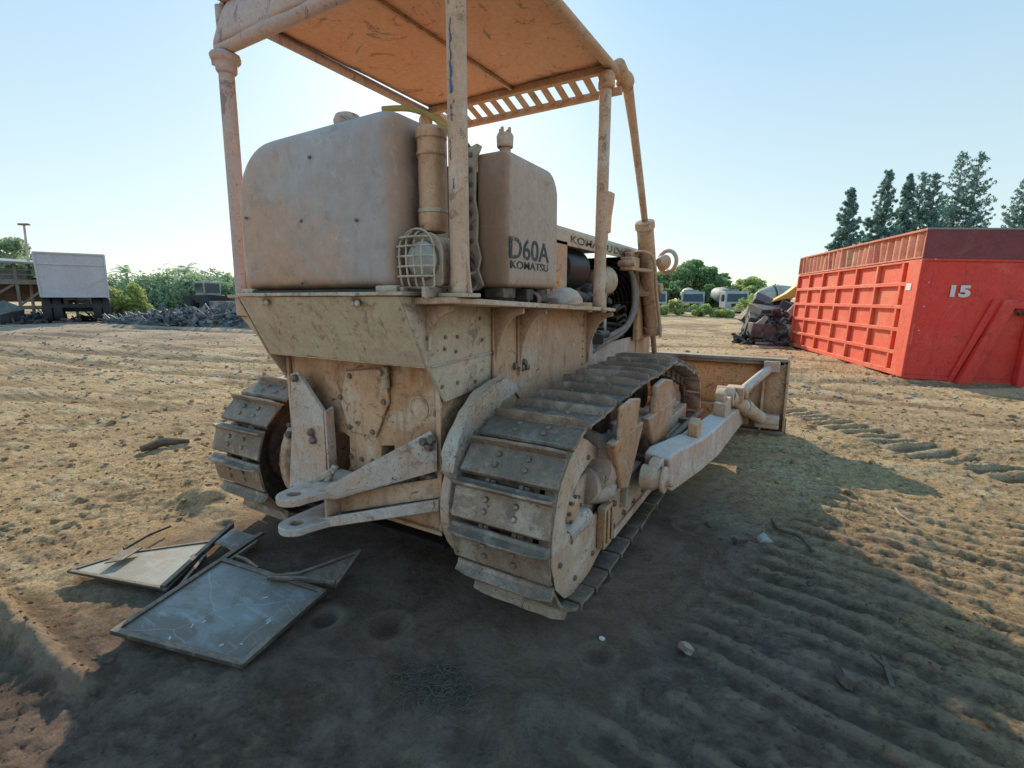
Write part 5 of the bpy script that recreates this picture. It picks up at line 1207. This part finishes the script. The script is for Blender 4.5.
# timber shed, left edge
ps = at(8, 318, 23); zs = gz(ps.x, ps.y); sh = tag(empty('timber_shed', (ps.x, ps.y, zs), face_cam(ps)-.1), 'old timber shed with diagonal struts and a sagging sheet roof at the left edge', 'shed')
MB().hexa([(-4.5, -.4, 2.75), (2.9, -.4, 2.62), (2.9, 3.5, 2.9), (-4.5, 3.5, 3.1), (-4.5, -.4, 2.92), (2.9, -.4, 2.70), (2.9, 3.5, 2.98), (-4.5, 3.5, 3.3)]).build('roof', M['shedroof'], sh, .01)
mb = MB().bx(-4.4, 2.6, 1.6, 1.7, .9, 2.1); mb.build('board_wall', M['shedwall'], sh, .01)
for x in (-4.2, -2.6, -1.0, .5, 1.7, 2.5): MB().bx(x-.06, x+.06, -.06, .06, 0, 2.75).build('post', M['wood'], sh, .01)
MB().bx(-4.4, 2.6, -.1, .02, 1.72, 1.95).build('floor_beam', M['wood'], sh, .01)
MB().bx(-4.4, 2.6, .02, 1.6, 1.80, 1.86).build('raised_floor', M['shedwall'], sh)
for z in (2.15, 2.38): MB().bx(-4.4, 1.6, -.03, .03, z, z+.05).build('hand_rail', M['wood'], sh)
for (x0, x1) in ((-1.0, .4), (.45, 1.65), (-2.6, -1.2)): MB().bar((x0, -.02, .7), (x1, -.02, 1.72), .09, .10).build('strut', M['wood'], sh, .008)
MB().bx(-4.4, 2.7, -.3, .3, .55, .72).build('base_beam', M['wood'], sh, .02)
MB().bx(-.2, .9, .8, 1.4, 1.86, 2.5).build('water_tank', M['truckwhite'], sh, .08)
# logs under the shed
for i, (dx, dy, L, r, lab) in enumerate(((-.6, -1.6, 5.5, .17, 'long grey log lying in front of the timber shed'), (1.0, -1.1, 2.2, .12, 'short dark log end beside the tipper wheels'))):
    c = sh.matrix_basis @ Vector((dx, dy, 0)); z = gz(c.x, c.y)
    o = MB().loft([(-L/2, 0, r*1.6), (0, .05, r*1.3), (L/2, 0, r)], [r*1.1, r, r*.8], 12).build('log', M['wood'], None); o.location = (c.x, c.y, z); o.rotation_euler = (0, 0, sh.rotation_euler[2]+.03*i); tag(o, lab, 'log')
c = at(4, 322, 20); o = MB().box((0, 0, 0), (1.0, .9, .8), (.2, .3, .4)).subdiv(3).dent(.3, 1.6, 7).build('scrap_block', M['rubble'], None, .02); o.location = (c.x, c.y, gz(c.x, c.y)+.3); tag(o, 'big dark scrap lump at the left edge in front of the shed', 'scrap')

# distant wheel loader
pl = at(211, 303, 38); ld_ = tag(empty('wheel_loader', (pl.x, pl.y, .45), face_cam(pl)+.5), 'small distant wheel loader with a glazed cab beyond the scrap pile', 'loader')
MB().bx(-.9, .9, -1.2, 1.6, .7, 1.35).build('body', M['dark'], ld_, .08); cb = MB().bx(-.65, .65, -.4, .9, 1.35, 2.4).build('cab', M['truckwhite'], ld_, .05)
MB().bx(-.55, .55, -.42, -.40, 1.5, 2.25).build('window', M['screen'], cb); MB().bx(-.67, -.655, -.3, .8, 1.5, 2.25).bx(.655, .67, -.3, .8, 1.5, 2.25).build('window', M['screen'], cb)
MB().bx(-1.1, 1.1, -2.2, -1.7, .2, .9).build('bucket', M['bluescrap'], ld_, .05)
for s in (-1, 1):
    for yy in (-1.0, 1.2): wheel('w', (s*.95, yy, .55), (s, 0, 0), .55, .4, ld_)

# mixer trucks, fronts facing us
def mixer():
    r = empty('mixer_truck', (0, 0, 0))
    cab = MB().prism([(-.05, .95), (-.05, 1.55), (.12, 2.55), (.25, 2.68), (1.9, 2.68), (1.9, .95)], 'x', -1.2, 1.2).build('cab', M['truckwhite'], r, .03)
    MB().hexa([(-1.05, -.055, 1.60), (1.05, -.055, 1.60), (1.05, -.03, 1.60), (-1.05, -.03, 1.60), (-1.0, .085, 2.42), (1.0, .085, 2.42), (1.0, .12, 2.42), (-1.0, .12, 2.42)]).build('windscreen', M['screen'], cab, .01)
    for s in (-1, 1):
        MB().bx(s*1.19, s*1.21, .35, 1.3, 1.65, 2.35).build('side_window', M['screen'], cab)
        MB().bx(s*1.3, s*1.42, .0, .06, 1.7, 2.2).build('mirror', M['dark'], cab, .01)
        MB().bx(s*.72, s*1.05, -.11, -.06, .72, .92).build('headlight', M['lens'], cab, .02)
    MB().bx(-1.2, 1.2, -.10, .1, .55, .98).build('bumper', M['concrete'], r, .03)
    MB().bx(-.6, .6, -.065, -.045, 1.08, 1.40).build('grille', M['dark'], cab, .01)
    MB().bx(-.45, .45, .3, 8., .7, .95).build('chassis', M['dark'], r)
    MB().lathe([(.30, 0), (.62, .35), (.88, 1.5), (.88, 2.6), (.65, 4.2), (.40, 5.0)], (0, 2.5, 1.98), (0, 1, .14), 32).build('mixer_drum', M['drumgrey'], r)
    MB().bx(-.8, .8, 1.95, 2.3, 1.0, 2.9).build('drum_support', M['concrete'], r, .03)
    for s in (-1, 1):
        for yy in (.9, 4.9, 6.2): wheel('w', (s*1.02, yy, .5), (s, 0, 0), .5, .32, r)
    return r
for i, (px, D, lab, dr) in enumerate(((655, 44, 'pale mixer truck half hidden by the upright hydraulic cylinder', .3), (692, 46, 'middle mixer truck of the row, its drum showing above the cab', .12), (736, 44, 'blue grey mixer truck beside the scrap iron, right end of the row', .35))):
    r = mixer(); p = at(px, 316, D); r.location = (p.x, p.y, -.12); r.rotation_euler = (0, 0, face_cam(p)+dr); r.scale = (.86, .86, .86); tag(r, lab, 'truck', 'mixer trucks parked in the distance')
# spare drum behind the scrap pile
p = at(773, 302, 26); dz = tag(empty('spare_mixer_drum', (p.x, p.y, 0)), 'loose mixer drum shell standing behind the heap of scrap iron', 'drum')
zc = zat(289, p.x, p.y); MB().lathe([(.22, -.95), (.42, -.7), (.52, -.2), (.52, .3), (.36, .85), (.22, .95)], (0, 0, zc-.35), (.8, .3, .15), 30).build('shell', M['drumgrey'], dz, .01)
MB().lathe([(.53, -.04), (.56, -.03), (.56, .03), (.53, .04)], (.02, 0, zc-.35), (.8, .3, .15), 30).build('ring', M['rubble'], dz)
MB().bx(-.8, -.6, -.3, .3, 0, zc-.6).bx(.5, .7, -.3, .3, 0, zc-.6).bx(-.9, .9, -.3, .3, zc-1.0, zc-.8).build('cradle', M['rubble'], dz, .02)

# heap of scrap iron by the skip: individual lumps
def lump(px, py, D, size, mat, lab, cat, name, seed, rot=(0, 0, 0), group=None, dz=0):
    p = at(px, py, D); o = MB().box((0, 0, 0), size, rot).subdiv(3).dent(max(size)*.10, 2.2/max(size), seed).build(name, M[mat], None, .02); o.location = (p.x, p.y, p.z+dz); tag(o, lab, cat, group); return o
lump(771, 322, 17.2, (1.38, 1.08, 1.04), 'rubble', 'largest dark block of scrap iron, centre of the heap by the skip', 'scrap', 'scrap_block', 1, (.2, .1, .5))
lump(756, 325, 16.8, (0.66, 0.72, 0.67), 'rubble', 'dark scrap block at the left foot of the heap', 'scrap', 'scrap_block', 2, (.3, .2, .2))
lump(767, 331, 16.3, (1.14, 0.60, 0.43), 'rubble', 'low dark lump spread along the front foot of the heap', 'scrap', 'scrap_block', 12, (0, .1, .4))
lump(788, 318, 17.0, (0.60, 0.84, 0.92), 'rubble', 'leaning dark scrap block touching the concrete blocks', 'scrap', 'scrap_block', 3, (.5, .1, 1.2))
lump(752, 318, 18.0, (0.72, 0.60, 0.61), 'rubble', 'brownish scrap block behind the left foot of the heap', 'scrap', 'scrap_block', 4, (.1, .6, .4))
lump(761, 306, 18.0, (0.66, 0.60, 0.61), 'rubble', 'grey lump on the left shoulder of the heap', 'rubble', 'concrete_lump', 5, (.4, .4, .1))
lump(775, 304, 18.2, (0.90, 0.60, 0.43), 'rubble', 'flat dark lump on top of the heap', 'rubble', 'concrete_lump', 6, (.1, .0, .3))
lump(758, 326, 16.1, (0.16, 0.05, 0.83), 'concrete', 'white painted board leaning on the left foot of the heap', 'board', 'leaning_board', 7, (.1, .62, .2))
lump(790, 313, 16.2, (0.17, 0.12, 0.92), 'concrete', 'grey beam leaning across the right side of the heap', 'beam', 'leaning_beam', 8, (.1, .55, .2))
lump(797, 317, 16.9, (0.43, 0.48, 0.76), 'concrete', 'upright grey concrete block behind the smaller one beside the skip', 'block', 'concrete_block', 9, (0, 0, .4))
lump(793, 332, 16.0, (0.48, 0.42, 0.51), 'concrete', 'small grey concrete block in front, close to the skip corner', 'block', 'concrete_block', 10, (0, 0, .3))
p = at(794, 296, 17.6); o = MB().prism([(-.85, -.25), (-.3, .10), (.1, .45), (.55, .5), (.6, .05), (.0, -.05), (-.5, -.15)], 'y', -.35, .35).subdiv(1).build('yellow_bucket', M['yellow'], None, .02); o.location = p; o.rotation_euler = (0, 0, face_cam(p)+.2); tag(o, 'curved yellow steel bucket piece lying on top of the heap by the skip', 'bucket')
p = at(797, 309, 17.8); o = MB().bx(-.9, .5, -.35, .35, -.9, .25).subdiv(2).dent(.2, 2, 3).build('scrap_block', M['rubble'], None, .02); o.location = p; tag(o, 'dark scrap block under the yellow bucket piece', 'scrap')
p = at(806, 288, 18.3); o = MB().loft([(0, 0, -1.4), (.1, 0, .25)], [.05, .03], 8).build('steel_post', M['rubble'], None); o.location = p; tag(o, 'thin dark post sticking up behind the corner of the skip', 'post')
p = at(740, 334, 17); o = MB().box((0, 0, 0), (.28, .25, .2)).subdiv(2).dent(.15, 4, 5).build('weed_clump', M['twig'], None, .02); o.location = (p.x, p.y, gz(p.x, p.y)+.1); tag(o, 'dry brown clump left of the scrap heap', 'clump')
for i, (px, py, L, lab) in enumerate(((763, 345, .30, 'short upright wooden stake in front of the scrap heap'),)):
    p = onp(2, 0, px, py); o = MB().box((0, 0, .14), (.10, .06, L), (.0, .25, .3)).build('wooden_stake', M['wood'], None, .008); o.location = (p.x, p.y, gz(p.x, p.y)); tag(o, lab, 'stake')
p = onp(2, 0, 779, 346); o = MB().bar((-.7, -.1, .05), (.6, .15, .05), .12, .06).build('plank', M['wood'], None, .008); o.location = (p.x, p.y, gz(p.x, p.y)); tag(o, 'dark plank lying on the ground in front of the scrap heap', 'plank')

# scrap spread on the left, beyond counting
def heap(name, lab, cx, cy, rx, ry, H, n, mat, seed, rz=0):
    g = random.Random(seed); mb = MB()
    for i in range(n):
        a = g.uniform(0, 6.28); r = sqrt(g.random()); x = cx+(cos(a)*r*rx*cos(rz)-sin(a)*r*ry*sin(rz)); y = cy+(cos(a)*r*rx*sin(rz)+sin(a)*r*ry*cos(rz)); z = gz(x, y)+H*(1-r*r)*g.random()
        rot = (g.uniform(-1, 1), g.uniform(-1, 1), g.uniform(0, 3)); k = g.random()
        if k < .5: mb.box((x, y, z), (g.uniform(.2, 1.1), .04, .05), rot)
        elif k < .8: mb.box((x, y, z), (g.uniform(.1, .4), g.uniform(.1, .3), g.uniform(.02, .2)), rot)
        else: mb.loft([(x, y, z), (x+g.uniform(-.4, .4), y+g.uniform(-.4, .4), z+g.uniform(-.2, .3))], .04, 6)
    o = mb.build(name, M[mat], None); tag(o, lab, 'scrap', kind='stuff'); return o
ph = at(772, 330, 16.6); heap('scrap_iron_heap', 'tangle of smaller dark scrap iron filling the heap beside the skip', ph.x, ph.y, 1.15, .9, 1.25, 260, 'rubble', 21)
p1, p2 = at(195, 322, 20.5), at(232, 322, 19)
heap('scrap_metal_heap', 'long low heap of tangled grey blue scrap metal in front of the hedge', (p1.x+p2.x)/2, (p1.y+p2.y)/2, 4.2, 1.0, .62, 1100, 'bluescrap', 1, .6)
p3 = at(165, 319, 23); heap('scrap_metal_heap', 'flat scatter of dark scrap between the tipper and the grey heap', p3.x, p3.y, 4.0, 1.3, .35, 420, 'rubble', 2, .6)
p4 = at(20, 325, 21); heap('scrap_metal_heap', 'dark scatter of scrap on the ground at the left edge', p4.x, p4.y, 2.6, 1.3, .3, 260, 'rubble', 3, .4)
g = random.Random(12); mb = MB()
for i in range(260):
    px = g.uniform(0, 250); py = g.uniform(322, 372); p = onp(2, .3, px, py); z = gz(p.x, p.y); s = g.uniform(.012, .05)
    mb.box((p.x, p.y, z+s*.2), (s*g.uniform(1, 3), s, s*.5), (g.uniform(-.4, .4), g.uniform(-.4, .4), g.uniform(0, 3)))
for i in range(150):
    px = g.uniform(650, 1024); py = g.uniform(325, 400); p = onp(2, .0, px, py); z = gz(p.x, p.y); s = g.uniform(.015, .06)
    mb.box((p.x, p.y, z+s*.2), (s*g.uniform(1, 3), s, s*.5), (g.uniform(-.4, .4), g.uniform(-.4, .4), g.uniform(0, 3)))
o = mb.build('litter', M['concrete'], None); tag(o, 'pale litter and rubble bits scattered across the far yard', 'litter', kind='stuff')

# ================================================================== BROKEN WINDOWS ON THE GROUND
def pane(name, pix, z, lab, gm, fw=.035, cat='window', th=.022, tilt=None, bars=True):
    P = []
    for i, q in enumerate(pix):
        zz = z if tilt is None else tilt[i]; p = onp(2, zz, *q); P.append(p)
    c = sum(P, Vector())/len(P); r = tag(empty(name, c), lab, cat); Q = [p-c for p in P]; n = len(Q)
    mb = MB(); ins = [q*.985 for q in Q]
    top = [mb.bm.verts.new(q+Vector((0, 0, .0))) for q in ins]; bot = [mb.bm.verts.new(q-Vector((0, 0, .006))) for q in ins]
    mb.bm.faces.new(top); mb.bm.faces.new(bot[::-1])
    for i in range(n): mb.bm.faces.new((top[i], bot[i], bot[(i+1) % n], top[(i+1) % n]))
    mb.build('glass_pane', M[gm], r, 0, smooth=False)
    if bars:
        mb = MB()
        for i in range(n):
            a, b = Q[i], Q[(i+1) % n]; d = (b-a).normalized(); mb.bar(a-d*fw*.4, b+d*fw*.4, fw, th)
        mb.build('frame', M['frame'], r, .003)
    return r, c
r, c = pane('framed_window', [(115, 631), (242, 664), (323, 592), (222, 560)], .05, 'large framed window with cracked dusty glass lying flat in the machine shadow', 'glass', .030, tilt=[.06, .03, .07, .09])
mb = MB(); a = onp(2, .05, 345, 566)-c; b = onp(2, .03, 250, 655)-c; mb.bar(a, b, .03, .02); mb.build('frame_strip', M['frame'], r, .003)
mb = MB(); a = onp(2, .09, 222, 560)-c; b = onp(2, .07, 262, 533)-c; mb.bar(a, b, .035, .02); a2 = onp(2, .08, 228, 562)-c; b2 = onp(2, .07, 258, 541)-c; mb.bar(a2, b2, .02, .02); mb.build('frame_strip', M['frame'], r, .003)
mb = MB()
g = random.Random(3)
for i in range(9):
    u, v = g.random(), g.random(); p = onp(2, .072, 215+u*80-v*55, 590+v*55+u*6)-c; mb.box(p, (g.uniform(.006, .03), g.uniform(.003, .008), .003), (0, 0, g.uniform(0, 3)))
mb.build('glass_sliver', M['paper'], r, 0)
r, c = pane('framed_window', [(70, 571), (166, 589), (216, 541), (128, 553)], .05, 'pale sunlit window pane lying in the sunlit soil left of the large one', 'glasslit', .022, th=.015, tilt=[.05, .05, .06, .05])
mb = MB(); a = onp(2, .06, 163, 588)-c; b = onp(2, .07, 232, 525)-c; mb.bar(a, b, .03, .03); a = onp(2, .05, 176, 592)-c; b = onp(2, .06, 205, 556)-c; mb.bar(a, b, .02, .02); mb.build('frame_strip', M['frame'], r, .003)
r, c = pane('glass_triangle', [(270, 577), (336, 585), (360, 552), (300, 574)], .10, 'dark triangular window corner propped behind the large framed window', 'frame', .022, tilt=[.10, .07, .14, .11])
r, c = pane('glass_shard', [(214, 543), (236, 549), (258, 536), (232, 529)], .08, 'clear broken glass shard between the two framed windows', 'glass', .01, bars=False, cat='glass shard')
r, c = pane('glass_shard', [(104, 563), (126, 549), (143, 547), (122, 560)], .085, 'dark crumpled rubber and glass piece on the sunlit pane', 'frame', .01, bars=False, cat='glass shard')
for i, (q0, q1, zz, w_, lab) in enumerate((((268, 578), (335, 583), .13, .025, 'bent seal strip lying across the corner of the large framed window'), ((124, 549), (170, 526), .05, .02, 'thin dark stick pointing away from the sunlit pane'), ((236, 556), (258, 568), .10, .02, 'short loose frame strip beside the upper corner of the large window'))):
    a = onp(2, zz, *q0); b = onp(2, zz*.9, *q1); c_ = (a+b)/2; o = MB().loft([a-c_, Vector((0, 0, .012)), b-c_], w_*.5, 8).build('seal_strip', M['frame'], None); o.location = c_; tag(o, lab, 'strip')

# small things lying in the soil
def small(px, py, fn, name, lab, cat, mat):
    p = onp(2, 0, px, py); mb = MB(); fn(mb); o = mb.build(name, M[mat], None, .002); o.location = (p.x, p.y, gz(p.x, p.y)); o.rotation_euler = (0, 0, random.uniform(0, 3)); tag(o, lab, cat)
small(764, 541, lambda m: m.hexa([(-.05, -.02, 0), (.05, -.03, 0), (.03, .05, 0), (-.02, .05, 0), (-.03, -.02, .03), (.02, -.02, .02), (.02, .03, .05), (-.01, .04, .02)]), 'plastic_scrap', 'crumpled white plastic scrap on the shaded soil right of the track', 'scrap', 'concrete')
small(740, 543, lambda m: m.box((0, 0, .02), (.09, .05, .04), (.2, .1, 0)).subdiv(1).dent(.02, 20, 2), 'flat_stone', 'flat brown stone next to the white plastic scrap', 'stone', 'twig')
small(790, 537, lambda m: m.tube([(-.2, .02, .02), (-.05, -.02, .035), (.08, .01, .02), (.2, -.03, .03)], .012, 6, 4), 'root', 'dark crooked root lying near the white plastic scrap', 'root', 'twig')
small(890, 676, lambda m: m.bar((-.09, 0, .015), (.09, .02, .02), .018, .012).bar((.02, .01, .02), (.07, .06, .03), .014, .01), 'forked_stick', 'small dark forked stick among the cleat marks at lower right', 'stick', 'twig')
small(846, 684, lambda m: m.box((0, 0, .02), (.06, .05, .04), (.4, .1, 0)).subdiv(1).dent(.02, 30, 3), 'stone', 'small brown stone at lower right', 'stone', 'twig')
small(686, 652, lambda m: m.box((0, 0, .02), (.05, .04, .03), (.4, .1, 0)).subdiv(1).dent(.02, 30, 5), 'stone', 'small brown stone in the centre of the shaded soil', 'stone', 'wood')
small(602, 640, lambda m: m.box((0, 0, .006), (.02, .02, .014), (.4, .1, 0)), 'pebble', 'tiny white pebble below the rear of the right track', 'stone', 'paper')
small(165, 448, lambda m: m.loft([(-.2, 0, .03), (0, .03, .06), (.22, 0, .03)], [.03, .05, .02], 8), 'broken_branch', 'short dark broken branch on the sunlit soil left of the bulldozer', 'branch', 'twig')
small(905, 518, lambda m: m.tube([(-.12, 0, .02), (0, .03, .03), (.14, 0, .02)], .01, 6, 4), 'root', 'pale root fragment on the sunlit cleat marks', 'root', 'wood')
# matted dead weeds
g = random.Random(9); mb = MB(); c0 = onp(2, 0, 440, 690)
for i in range(150):
    a = g.uniform(0, 6.28); r_ = .17*sqrt(g.random()); x = r_*cos(a)*1.1; y = r_*sin(a)*.8; z = gz(c0.x+x, c0.y+y)+.006; an = g.uniform(0, 6.28); L = g.uniform(.03, .10)
    mb.tube([(x, y, z), (x+cos(an)*L*.5, y+sin(an)*L*.5, z+.015), (x+cos(an+.5)*L, y+sin(an+.5)*L, z+.002)], .0016, 4, 2)
o = mb.build('matted_weeds', M['twig'], None); o.location = (c0.x, c0.y, 0); tag(o, 'dark mat of dead weed stems on the shaded soil below the track', 'weeds', kind='stuff')
